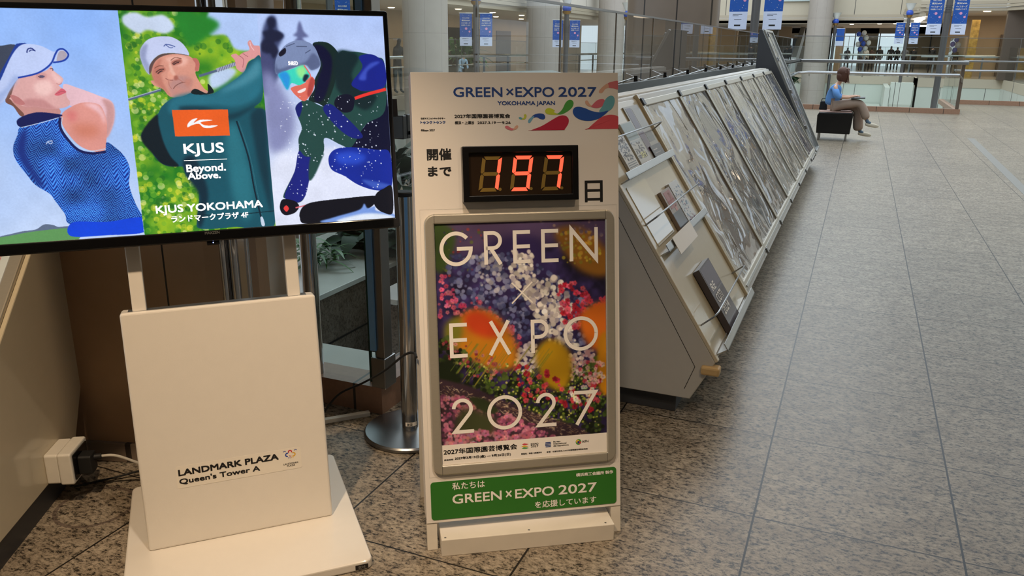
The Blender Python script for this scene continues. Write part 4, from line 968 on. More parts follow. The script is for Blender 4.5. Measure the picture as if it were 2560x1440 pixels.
# ---- lamp posts with banners
def banner(F, w_, h_, name, label, detail=True, bold=.0009):
    t = thing(name, label, 'banner', F.P(w_/2, 0, 0), 'blue banners on the lamp posts')
    MB().fbox(F, 0, w_, h_*.27, h_, -.004, .004).build('printed_panel', 'banb', t)
    MB().fbox(F, 0, w_, 0, h_*.27, -.004, .004).build('white_panel', 'banw', t)
    MB().tube([F.P(-.02, h_, 0), F.P(w_+.02, h_, 0)], .008, 6).build('rod', 'silver', t)
    if detail:
        mb = MB()
        rows = (('わたしたちは', .22, .78, .855, .04), ('横浜DeNA', .16, .84, .780, .048), ('ベイスターズ', .12, .88, .700, .050), ('を応援しています', .12, .88, .635, .036))
        for sx, a0, a1, b, hh in rows: text(mb, F, sx, a0*w_, a1*w_, b*h_-hh*h_*.5, b*h_+hh*h_*.5, .0055, bold=bold)
        r = random.Random(5)
        for _ in range(34):
            a, b = r.uniform(.04, .96), r.uniform(.29, .98)
            if .58 < b < .9 and .1 < a < .9: continue
            mb.fpoly(F, circ(a*w_, b*h_, r.uniform(.006, .012)*w_*1.3, 8), .0055)
        mb.build('lettering', 'lett', t)
        pk = MB()
        for a, b, q in ((.52, .53, .10), (.80, .44, .08)): pk.fpoly(F, circ(a*w_, b*h_, q*w_, 16), .0056)
        pk.build('pink_dots', 'pink', t)
        ik = MB().fbox(F, .2*w_, .72*w_, .225*h_, .232*h_, .005, .0056).fbox(F, .2*w_, .52*w_, .207*h_, .213*h_, .005, .0056).fbox(F, .30*w_, .70*w_, .15*h_, .156*h_, .005, .0056).fbox(F, .32*w_, .66*w_, .05*h_, .075*h_, .005, .0056)
        ik.build('small_print', 'ink', t)
    return t
def lamp_post(x, y, zball, base, label, bz, bh, bw=.42, gap=.30, face=0.0, detail=True, blabels=('', ''), r=.085, sc_=1.0):
    t = thing('lamp_post', label, 'lamp post', (x, y, base))
    MB().tube([(x, y, base), (x, y, zball-.12)], r, 20).build('pole', 'pole', t, smooth=True)
    rb_ = MB()
    for k in range(5): rb_.lathe((x, y, bz+bh*.55+k*.05), [(r+.012, 0), (r+.012, .018)], 20)
    rb_.build('collar_rings', 'pole', t)
    MB().lathe((x, y, zball-.22*sc_), [(r*.9, 0), (r*1.6, .05), (r*1.9, .12)], 20).build('brass_collar', 'goldc', t, smooth=True)
    MB().ball((x, y, zball), .16*sc_, n=18).build('blue_globe', 'ball', t, smooth=True)
    MB().lathe((x, y, zball+.13*sc_), [(.10*sc_, 0), (.16*sc_, .12*sc_), (.24*sc_, .30*sc_), (.25*sc_, .31*sc_), (.22*sc_, .31*sc_)], 24).build('glass_shade', 'cup', t, smooth=True)
    d = Vector((math.cos(face), math.sin(face), 0)); n = Vector((d.y, -d.x, 0))
    for s_, bl in ((-1, blabels[0]), (1, blabels[1])):
        if bl is None: continue
        a = Vector((x, y, bz))+d*(s_*gap if s_ > 0 else -gap-bw)
        banner(Fr(a, d, (0, 0, 1), n), bw, bh, 'hanging_banner', bl, detail)
        MB().tube([Vector((x, y, bz+bh)), Vector((x, y, bz+bh))+d*s_*(gap+bw*.5)], .012, 6).build('arm', 'silver', t)
    return t
lamp_post(-2.17, 18, 4.6, -9.4, 'grey lamp post with two large blue banners above the far end of the slanted rack', 1.80, 1.30, .37, .16, 0, True, ('large blue banner left of the grey post above the slanted rack', 'large blue banner right of the grey post above the slanted rack'), .085)
lamp_post(2.26, 30, 4.3, -9.4, 'tall grey lamp post right of the seated woman carrying two blue banners', 1.90, 1.20, .42, .14, 0, True, ('blue banner left of the tall post near the right edge', 'blue banner right of the tall post near the right edge'), .095)
lamp_post(1.75, 45, 3.12, -.12, 'slimmer lamp post with white shade and blue globe, right of the far walkers', 1.70, .98, .40, .12, 0, True, ('small blue banner left of the white-shaded lamp post', 'small blue banner right of the white-shaded lamp post'), .075)
lamp_post(-1.66, 49.0, 2.86, -9.4, 'lamp post with white shade and blue globe in front of the broad stone column', 1.60, .9, .40, .10, 0, False, (None, 'small blue banner beside the broad stone column'), .075)
lamp_post(-10.69, 22.6, 2.78, -9.4, 'lamp post with two banners between the stone columns above the countdown sign', 1.42, .92, .36, .12, .42, True, ('small blue banner left of the post above the countdown sign', 'small blue banner right of the post above the countdown sign'), .085)
lamp_post(-9.85, 28.3, 2.72, -9.4, 'lamp post with blue globe seen over the right end of the countdown sign', 1.40, .92, .36, .12, .42, True, ('faint blue banner left of the post over the right end of the sign', 'faint blue banner right of the post over the right end of the sign'), .085)
lamp_post(-8.75, 32.4, 2.65, -9.4, 'farthest lamp post with blue globe left of the brown marble pier', 1.35, .9, .34, .10, .42, False, (None, None), .08)
lamp_post(-11.2, 16.0, 3.2, -9.4, 'lamp post whose banner shows just above the television', 1.35, 1.05, .34, .12, .42, True, (None, 'blue banner cut off by the top edge of the television'), .08)
# balloons
bl = [(-.46, 52.0, 2.25, 'ball'), (-.18, 52.1, 2.32, 'cup'), (-.32, 52.0, 1.98, 'ball'), (-.04, 52.0, 2.05, 'cup'), (-.16, 52.05, 1.74, 'ball'), (.12, 52.1, 1.78, 'cup'), (-.44, 52.1, 1.70, 'cup'), (-.30, 52.0, 1.43, 'ball'), (-.02, 52.0, 1.46, 'cup')]
BL_ = ['topmost blue balloon of the cluster left of the walking people', 'topmost white balloon of the cluster left of the walking people', 'second blue balloon from the top of the cluster', 'second white balloon from the top of the cluster, at its right', 'third blue balloon from the top of the cluster', 'rightmost white balloon of the cluster, halfway down', 'leftmost white balloon of the cluster, halfway down', 'lowest blue balloon of the cluster left of the walking people', 'lowest white balloon of the cluster left of the walking people']
for x, y, z, m_ in bl:
    o = MB().ball((x, y, z), .13, sc_=(1, 1, 1.15), n=14).build('balloon', m_, smooth=True, loc=(x, y, z)); tag(o, BL_.pop(0), 'balloon', 'balloons of the cluster')
# ------------------------------------------------------------------ countdown sign
SG = Fr((-1.01338, 1.79721, 0), (.83484, .55049, 0), (-.09502, .14411, .98499), (.54223, -.82231, .17262))
W_S, H_S = .5945, 1.380
sg = thing('countdown_sign', 'white standing countdown sign with red digits and a flower poster, on the granite floor', 'sign', (-.76, 1.96, 0))
MB().fbox(SG, 0, W_S, .083, H_S, -.018, 0).build('front_board', 'board', sg, bevel=.0015)
for a in (0, W_S-.030): MB().fbox(SG, a, a+.030, 0, .083, -.03, -.003).build('board_foot', 'step', sg)
MB().fbox(SG, 0, .018, .09, H_S-.002, -.09, -.018).fbox(SG, W_S-.018, W_S, .09, H_S-.002, -.09, -.018).fbox(SG, .018, W_S-.018, H_S-.02, H_S-.002, -.09, -.018).build('side_boards', 'board', sg)
MB().fbox(SG, .02, W_S-.02, .25, 1.36, -.10, -.092).build('back_sheet', 'bluef', sg)
# rear legs of the easel
RL = Vector(SG.e)
for a in (.0, W_S-.03):
    top = SG.P(a, 1.15, -.09); foot = Vector(SG.P(a, 0, 0))+Vector((-.54, .83, 0))*.30; foot.z = 0
    d = RL*.03; n2 = Vector((-.54, .83, 0))*.02
    MB().add([foot, foot+d, foot+d+n2, foot+n2, top, top+d, top+d+n2, top+n2], [(0, 1, 2, 3), (4, 5, 6, 7), (0, 1, 5, 4), (1, 2, 6, 5), (2, 3, 7, 6), (3, 0, 4, 7)]).build('rear_leg', 'step', sg)
# the worn ballast box at the foot
fd = Vector((.55, -.83, 0)).normalized(); A0 = Vector((-.962, 1.788, 0)); e0 = Vector((.8403, .5420, 0)).normalized(); wdt = .521
fb_ = MB().add([A0+e0*a+fd*b+Vector((0, 0, z)) for a in (0, wdt) for b in (-.155, 0) for z in (0, .055)], [(0, 1, 3, 2), (4, 6, 7, 5), (0, 4, 5, 1), (2, 3, 7, 6), (0, 2, 6, 4), (1, 5, 7, 3)])
ft = fb_.build('foot_box', 'step', sg, bevel=.002)
sc_m = MB()
for a in (.012, wdt*.5, wdt-.025):
    p = A0+e0*a+fd*(-.012)+Vector((0, 0, .0552)); sc_m.lathe(p, [(.0035, 0), (.0028, .0008)], 10)
sc_m.build('screw', 'steelr', ft)
# printed header
mb = MB(); mk = MB(); C0 = .0006
for i, t_ in enumerate(HEAD_TXT):
    sx, a0, a1, b0, b1 = t_
    bold = (.0002 if sx == '×' else .0006) if i < 4 else (.0004 if i == 4 else (.0004 if i == 5 else (.0010 if i >= 13 else (.0004 if i == 11 else .00025))))
    nv_ = i < 5 or i == 11
    text(MB(), SG, sx, a0, a1, b0, b1, C0, bold).build('header_lettering', 'navy' if nv_ else 'ink', sg)
for i, (c_, pts) in enumerate(RIBBON):
    m_ = mat('print_%d' % i, rgb(*c_), .4, noise=.02); pp = catmull(pts, k=5)
    pp = [(min(a, W_S), b) for a, b in pp]
    MB().fpoly(SG, pp, .0004+.00003*i).build('ribbon_print', m_, sg)
# LED counter
la0, la1, lb0, lb1 = .133, .4645, 1.0205, 1.175
case = MB().fbox(SG, la0, la1, lb0, lb1, 0, .020).ring([SG.P(a, b, .020) for a, b in ((la0, lb0), (la1, lb0), (la1, lb1), (la0, lb1))], [SG.P(a, b, .020) for a, b in ((la0+.018, lb0+.018), (la1-.018, lb0+.018), (la1-.018, lb1-.018), (la0+.018, lb1-.018))], SG.n*.016).build('counter_case', 'black', sg, bevel=.002)
smoked = mat('smoked_display', rgb(44, 32, 22), .12, noise=.02, coat=.5)
MB().fbox(SG, la0+.018, la1-.018, lb0+.018, lb1-.018, .0202, .023).build('display_face', smoked, case)
lit = mat('red_led', (1.0, .085, .04, 1), .4, emit=1.5); off = mat('unlit_segment', rgb(126, 100, 40), .4, noise=.02)
def seg7(ox, oy, w_, h_, sl, on):
    t = .0102; g = .0006
    def P_(x, y): return (ox+x+sl*y/h_, oy+y)
    hy = h_/2
    S_ = dict(a=[(t*.35+g, h_), (w_-t*.35-g, h_), (w_-t-g, h_-t), (t+g, h_-t)], d=[(t+g, t), (w_-t-g, t), (w_-t*.35-g, 0), (t*.35+g, 0)],
              g=[(t*.5+g, hy), (t+g, hy+t/2), (w_-t-g, hy+t/2), (w_-t*.5-g, hy), (w_-t-g, hy-t/2), (t+g, hy-t/2)],
              f=[(0, h_-t*.35-g), (t, h_-t-g), (t, hy+t*.5+g), (t*.4, hy+g), (0, hy+t*.4+g)], e=[(0, t*.35+g), (0, hy-t*.4-g), (t*.4, hy-g), (t, hy-t*.5-g), (t, t+g)],
              b=[(w_, h_-t*.35-g), (w_, hy+t*.4+g), (w_-t*.4, hy+g), (w_-t, hy+t*.5+g), (w_-t, h_-t-g)], c=[(w_, t*.35+g), (w_-t, t+g), (w_-t, hy-t*.5-g), (w_-t*.4, hy-g), (w_, hy-t*.4-g)])
    for k, q in S_.items(): (ml if k in on else mo).fpoly(SG, [P_(*p) for p in q], .0236)
    mo.fpoly(SG, circ(ox+w_+.006, oy+.006, .0045, 14), .0236)
for k, on in enumerate(('bc', 'abcdfg', 'abc')):
    ml, mo = MB(), MB(); seg7(.1765+k*.0895, 1.049, .056, .0985, .0145, on)
    ml.build('lit_segments', lit, case); mo.build('unlit_segments', off, case)
# snap frame and poster
fa0, fa1, fb0, fb1 = .022, .578, .231, .990
outer = rrect(fa0, fa1, fb0, fb1, .030); innr = rrect(fa0+.0285, fa1-.0285, fb0+.0285, fb1-.0285, .0006)
pf = MB().ring([SG.P(a, b, 0) for a, b in outer], [SG.P(a, b, 0) for a, b in innr], SG.n*.014).build('poster_frame', 'alu', sg, bevel=.005, seg=3)
jn = MB()
for a in (fa0+.0285, fa1-.0285):
    for b0, b1 in ((fb0, fb0+.028), (fb1-.028, fb1)): jn.fbox(SG, a-.0004, a+.0004, b0, b1, .0138, .0143)
jn.build('corner_joint', 'ink', pf)
MB().ring([SG.P(a, b, .0004) for a, b in ((.012, .222), (.588, .222), (.588, 1.003), (.012, 1.003))], [SG.P(a, b, .0004) for a, b in ((.0127, .2227), (.5873, .2227), (.5873, 1.0023), (.0127, 1.0023))]).build('outline_print', 'unit', sg)
pa0, pa1, pb0, pb1, pbm = .0515, .5505, .2595, .9640, .3190
def paint_flowers():
    W_, H_ = 470, 608; cv = Canvas(W_, H_, (40, 32, 66)); r = random.Random(2)
    n1 = fnoise(W_, H_, 26, 1); n2 = fnoise(W_, H_, 9, 2); n3 = fnoise(W_, H_, 60, 3)
    cv.a *= (.5+n1*.9+n2*.35)[..., None]
    def pick(cs): c = r.choice(cs); k = r.uniform(.82, 1.12); return tuple(min(255, q*k) for q in c)
    def scat(poly, cs, n, r0, r1, al=1.0):
        xs = [p[0] for p in poly]; ys = [p[1] for p in poly]; k = 0
        while k < n:
            x, y = r.uniform(min(xs), max(xs)), r.uniform(min(ys), max(ys)); ins = False
            for i in range(len(poly)):
                (xa, ya), (xb, yb) = poly[i], poly[(i+1) % len(poly)]
                if (ya > y) != (yb > y) and x < (xb-xa)*(y-ya)/(yb-ya)+xa: ins = not ins
            k += 1
            if ins: cv.dot(x, y, r.uniform(r0, r1), pick(cs), al)
    def flowers(poly, cs, n, r0, r1):
        xs = [p[0] for p in poly]; ys = [p[1] for p in poly]
        for _ in range(n):
            x, y = r.uniform(min(xs), max(xs)), r.uniform(min(ys), max(ys)); ins = False
            for i in range(len(poly)):
                (xa, ya), (xb, yb) = poly[i], poly[(i+1) % len(poly)]
                if (ya > y) != (yb > y) and x < (xb-xa)*(y-ya)/(yb-ya)+xa: ins = not ins
            if not ins: continue
            c = pick(cs); q = r.uniform(r0, r1); t0 = r.uniform(0, 6.3)
            for k in range(5):
                t = t0+k*1.2566; cv.dot(x+q*math.cos(t)/W_, y+q*math.sin(t)/H_, q*.72, tuple(v*r.uniform(.82, 1.1) for v in c), .95)
            cv.dot(x, y, q*.35, tuple(v*.62 for v in c))
    # soft violet and ochre haze at the top
    cv.poly([(.0, 0), (.5, 0), (1, 0), (1, .12), (.6, .10), (.2, .14), (0, .1)], (84, 66, 100), 14); cv.poly([(.3, .1), (.6, .08), (.62, .3), (.35, .3)], (50, 38, 84), 12)
    cv.poly([(.70, .05), (.85, .04), (1, .14), (1, .26), (.86, .24), (.76, .16)], (150, 100, 34), 9); cv.poly([(.05, .0), (.12, .06), (.06, .2), (0, .2), (0, 0)], (60, 80, 40), 6)
    scat([(.6, 0), (1, 0), (1, .1), (.7, .12)], [(150, 120, 120), (190, 160, 130), (90, 80, 110)], 60, 2, 6, .6)
    scat([(.72, .05), (.98, .06), (.96, .2), (.75, .2)], [(196, 180, 60), (150, 140, 50), (210, 160, 60)], 60, 2, 6, .8)
    scat([(.02, .0), (.28, .03), (.3, .16), (.02, .3)], [(90, 100, 50), (150, 60, 60), (60, 60, 90)], 70, 2, 5, .8)
    # blue-white bank
    scat([(.06, .14), (.5, .14), (.95, .40), (.85, .62), (.45, .52), (.1, .36)], [(104, 110, 158), (132, 138, 178), (76, 82, 130), (56, 60, 100)], 900, 3, 8, .85)
    scat([(.18, .16), (.36, .12), (.44, .3), (.3, .34)], [(176, 174, 186), (120, 124, 160)], 160, 3, 8, .9)
    scat([(.42, .12), (.56, .14), (.58, .26), (.72, .26), (.80, .40), (.82, .58), (.66, .56), (.52, .36), (.44, .3)], [(222, 214, 206), (200, 190, 188), (236, 230, 220), (168, 160, 170)], 620, 3, 9, .95)
    scat([(.44, .6), (.56, .54), (.62, .66), (.46, .7)], [(226, 218, 214), (190, 180, 190)], 90, 4, 9); scat([(.76, .62), (.92, .6), (.94, .75), (.78, .74)], [(222, 204, 198), (196, 150, 160), (180, 160, 170)], 130, 3, 7)
    # pink slopes
    flowers([(0, .22), (.09, .24), (.12, .36), (.22, .33), (.44, .47), (.50, .55), (.44, .58), (.3, .47), (.1, .40), (0, .42)], [(206, 92, 128), (226, 122, 150), (180, 62, 100)], 420, 2.2, 4.6)
    flowers([(.72, .30), (.80, .24), (.88, .3), (.92, .38), (.84, .52), (.74, .46), (.70, .38)], [(206, 60, 84), (228, 96, 120), (176, 34, 56)], 90, 3, 6)
    flowers([(.92, .36), (1, .36), (1, .42), (.94, .42)], [(206, 60, 84)], 14, 3, 6)
    # soft foreground petals
    cv.poly([(.10, .44), (.2, .39), (.34, .42), (.45, .55), (.44, .66), (.30, .66), (.16, .60), (.07, .52)], (206, 132, 30), 9)
    cv.poly([(.16, .41), (.26, .40), (.38, .49), (.3, .52), (.18, .48)], (206, 70, 32), 9); cv.poly([(.04, .46), (.12, .42), (.14, .50), (.06, .58)], (132, 130, 44), 8)
    cv.poly([(.84, .44), (.92, .39), (1.02, .40), (1.02, .58), (.92, .60), (.85, .52)], (212, 108, 30), 7)
    # green thicket
    scat([(0, .50), (.06, .50), (.3, .68), (.5, .7), (.8, .72), (1, .60), (1, 1), (.7, 1), (.34, .80), (0, .74)], [(34, 42, 24), (58, 78, 32), (22, 28, 16), (80, 98, 44)], 1500, 3, 8)
    scat([(.05, .62), (.9, .66), (1, .78), (.95, .96), (.6, .92), (.3, .76)], [(122, 144, 50), (168, 178, 66), (84, 116, 42), (196, 196, 104)], 700, 1.2, 3.6)
    cv.poly([(0, .62), (.1, .62), (.13, .76), (0, .78)], (26, 34, 18), 7)
    cv.poly([(.57, .60), (.66, .54), (.77, .60), (.78, .72), (.72, .78), (.62, .74)], (190, 146, 24), 7); cv.poly([(.95, .56), (1.02, .54), (1.02, .80), (.95, .78)], (186, 124, 20), 5)
    flowers([(.02, .5), (.2, .56), (.4, .66), (.36, .72), (.16, .68), (.04, .62)], [(190, 84, 96), (214, 140, 130), (150, 50, 70)], 110, 1.6, 3.4)
    flowers([(.42, .66), (.56, .64), (.78, .78), (.95, .74), (1, .8), (.92, .90), (.72, .86), (.5, .82), (.46, .74)], [(200, 48, 70), (222, 84, 96), (168, 30, 50)], 150, 2.4, 5.4)
    flowers([(.8, .64), (1, .66), (1, .78), (.84, .76)], [(196, 70, 92), (222, 180, 170)], 60, 2, 5); flowers([(.74, .78), (.9, .76), (.94, .86), (.8, .86)], [(236, 226, 214), (222, 210, 196)], 16, 3, 5)
    for k in range(26):
        x = r.uniform(.05, .55); y = r.uniform(.66, .74); cv.line([(x, y), (x+.05, y-.05), (x+.13, y-.13)], (120+r.randint(-20, 40), 132, 52), r.uniform(.8, 2.2))
    # root bank and mauve bed lower left
    cv.poly([(-.1, .72), (.12, .72), (.34, .80), (.62, .90), (.86, .98), (.86, 1.1), (-.1, 1.1)], (58, 42, 52), 3)
    for k in range(420):
        t = r.random(); x = -.02+t*.88; y = .735+.27*t**1.15+r.uniform(-.022, .034); a = r.uniform(-.5, .9); L_ = r.uniform(.008, .03)
        cv.line([(x, y), (x+L_*math.cos(a), y+L_*math.sin(a))], pick([(206, 182, 150), (150, 120, 96), (90, 66, 54), (226, 206, 176), (70, 52, 60)]), r.uniform(.7, 1.8))
    scat([(-.02, .77), (.12, .78), (.4, .88), (.7, 1), (-.02, 1.05)], [(182, 98, 132), (150, 76, 112), (206, 130, 152), (96, 50, 78), (66, 44, 50)], 800, 3, 8, .8)
    flowers([(0, .76), (.2, .80), (.5, .92), (.7, 1.0), (.3, .96), (0, .86)], [(206, 116, 140), (222, 140, 160), (170, 84, 120)], 150, 2.5, 5)
    cv.poly([(.12, .84), (.3, .88), (.3, .96), (.1, .98)], (62, 66, 40), 9, ); flowers([(.05, .94), (.5, .97), (.6, 1.02), (.02, 1.02)], [(216, 140, 160), (190, 110, 140)], 60, 4, 8)
    cv.poly([(.17, .79), (.26, .80), (.34, .86), (.25, .86)], (50, 58, 34), 3)
    cv.a *= (.86+.28*n3)[..., None]; cv.a = blur(cv.a, .6)*.55+cv.a*.45
    return cv
pv = vcol_mat('flower_poster_print', rough=.35, coat=.35)
picture('poster_print', SG, pa0, pa1, pbm, pb1, .0062, paint_flowers(), pv, pf)
MB().fbox(SG, pa0, pa1, pb0-.012, pbm, .004, .0062).build('poster_strip', 'lett', pf)
for lo, hi in ((0, 5), (5, 6), (6, 10), (10, 14)):
    mb = MB()
    for ch, a0, a1, b0, b1 in BIG[lo:hi]:
        t = .0042 if ch == '×' else .0108; strokes(mb, SG, big_letter(ch, a0, a1, b0, b1, t), t, .0068)
    mb.build('poster_lettering', 'lett', pf)
for i, (sx, a0, a1, b0, b1) in enumerate(PLATE_TXT): text(MB(), SG, sx, a0, a1, b0, b1, .0067, .0004 if i == 0 else (.0003 if i == 2 else .00012)).build('poster_small_print', 'ink', pf)
def pcol(n, *c): return mat(n, rgb(*c), .4, noise=.02)
cA, cB, cC, cD = pcol('red_print', 206, 70, 84), pcol('leaf_green_print', 70, 150, 70), pcol('navy_blue_print', 34, 58, 120), pcol('yellow_print', 226, 180, 60)
lg = MB()
def blade(mb_, ca, cb, w_, h_, mi): mb_.fpoly(SG, [(ca-w_, cb+h_*.4), (ca-w_*.3, cb+h_), (ca+w_, cb+h_*.3), (ca+w_*.2, cb-h_*.2), (ca-w_*.5, cb-h_*.1)], .0067, mi=mi)
blade(lg, .2985, .3015, .010, .0045, 0); blade(lg, .2975, .2955, .011, .004, 3); blade(lg, .2985, .2900, .011, .004, 1)
for k in range(4): lg.fbox(SG, .3585+.001*abs(k-1.5), .3775-.001*abs(k-1.5), .2885+k*.0042, .2912+k*.0042, .0062, .0067, 2)
lg.fpoly(SG, circ(.4615, .2970, .0088, 24), .0066, mi=1).fpoly(SG, circ(.4590, .2990, .0050, 20), .0067, mi=3).fpoly(SG, circ(.4645, .2950, .0045, 20), .0068, mi=0).fpoly(SG, circ(.4615, .2965, .0036, 20), .0069, mi=2)
lg.build('poster_emblems', [cA, cB, cC, cD], pf)
# green plate
gp = MB().fpoly(SG, rrect(.0145, .5805, .0925, .2080, .010), .0002, .0016).build('green_plate', 'green', sg)
for i, (sx, a0, a1, b0, b1) in enumerate(GREEN_TXT): text(MB(), SG, sx, a0, a1, b0, b1, .0021, .0006 if i in (1, 3, 4) else .0003).build('plate_lettering', 'lett', gp)

# ------------------------------------------------------------------ television and its stand
BX = Fr((-1.72137, 1.43412, .03), (.71227, .70191, 0), (-.08403, .08527, .99281), (.69686, -.70715, .11971))
st = thing('screen_stand', 'cream metal screen stand with tall box front and flat base plate', 'stand', (-1.55, 1.70, 0))
hv = Vector((BX.n.x, BX.n.y, 0)).normalized()
PF = Fr((BX.A.x, BX.A.y, 0), BX.e, hv*-1, (0, 0, 1))
MB().fpoly(PF, rrect(-.062, .592, -.262, .402, .022), 0, .030).build('base_plate', 'white', st, bevel=.006, seg=3)
bxm = MB().fpoly(BX, rrect(0, .5235, 0, .699, .009), -.060, 0)
bo = bxm.build('box_front', 'white', st, bevel=.007, seg=3)
MB().fbox(BX, .02, .50, .6985, .6995, -.05, -.014).build('top_recess', 'ledge', bo)
sk_ = MB().fpoly(BX, [(.0945, .1803), (.4425, .1693), (.4445, .2390), (.0955, .2425)][::-1] if False else rrect(.0945, .4435, .1745, .2410, .006), .0002, .0006).build('sticker', mat('sticker_film', rgb(232, 223, 208), .40, noise=.01), bo)
for i, (sx, a0, a1, b0, b1) in enumerate(STICK): text(MB(), BX, sx, a0, a1, b0, b1, .0010, (.0010, .0007, .0001, .0001)[i]).build('sticker_lettering', 'ink', sk_)
em = MB(); ec = (.4125, .2205)
def crescent(cx, cy, r_, a0, a1, t, mi): 
    q = arc(cx, cy, r_, r_, a0, a1, 10); p = arc(cx, cy, r_-t, r_-t, a1, a0, 10); em.fpoly(BX, q+p, .0010, mi=mi)
crescent(.4125, .2300, .0062, -30, 210, .0032, 0); crescent(.4045, .2215, .0070, 60, 280, .0034, 1); crescent(.4215, .2205, .0070, -120, 120, .0034, 2)
crescent(.3965, .2300, .0048, 20, 160, .0016, 1); crescent(.4285, .2305, .0048, 20, 160, .0016, 1); crescent(.4125, .2190, .0035, 180, 330, .0016, 0)
for x_, mi in ((.4065, 1), (.4105, 1), (.4150, 2), (.4195, 2)): em.fbox(BX, x_, x_+.0014, .2095, .2135, .0006, .0010, mi)
em.build('sticker_emblem', [pcol('emblem_red', 196, 40, 50), pcol('emblem_blue', 40, 70, 160), pcol('emblem_yellow', 222, 170, 50)], sk_)
SD = Fr(PF.P(0, -.262, 0), BX.e, (0, 0, 1), hv)
bd = MB().fbox(SD, .541, .577, .0065, .0205, .0002, .0016).build('badge', 'ink', st)
text(MB(), SD, 'SDS', .549, .569, .0095, .0175, .0020, .0002).build('badge_lettering', 'silver', bd)
for a in (.050, .4655):
    p = MB().fbox(BX, a-.018, a+.018, .69, 1.30, -.048, -.016).build('post', 'white', st, bevel=.003)
MB().tube([BX.P(.131, .895, -.03), BX.P(.137, .884, -.03), BX.P(.15, .882, -.03), BX.P(.160, .890, -.03), BX.P(.162, .9, -.03)], .0035, 8).build('cable_loop', 'blackm', st, smooth=True)
tv = thing('television', 'large black-framed flat television showing a golf and ski advertisement', 'television', BX.P(.2555, .88, 0))
TV = Fr(BX.P(0, 0, .05), BX.e, BX.u, BX.n)
o0, o1, q0, q1 = -.2695, .7785, .8835, 1.4960; i0, i1, j0, j1 = -.2545, .7650, .9135, 1.4815
MB().fpoly(TV, rrect(o0, o1, q0, q1, .008), -.055, -.012).build('casing', 'black', tv, bevel=.004)
bz = MB().ring([TV.P(a, b, -.012) for a, b in rrect(o0, o1, q0, q1, .008, 4)], [TV.P(a, b, -.012) for a, b in rrect(i0, i1, j0, j1, .0004, 4)], TV.n*.014).build('bezel', 'gloss', tv, bevel=.003)
text(MB(), TV, 'MAXZEN', .2379, .2756, .9030, .9102, .0024, .0003).build('maker_lettering', 'silver', bz)
ir = MB().fbox(TV, .2405, .2735, .872, .885, -.02, -.004).build('sensor_pod', 'black', tv, bevel=.002)
MB().fpoly(TV, circ(.2570, .879, .0013, 10), -.0034).build('standby_light', mat('blue_led', (.25, .35, 1, 1), .4, emit=8), ir)
MB().fbox(TV, o1-.004, o1+.018, 1.205, 1.255, -.05, -.02).build('side_bracket', 'black', tv)
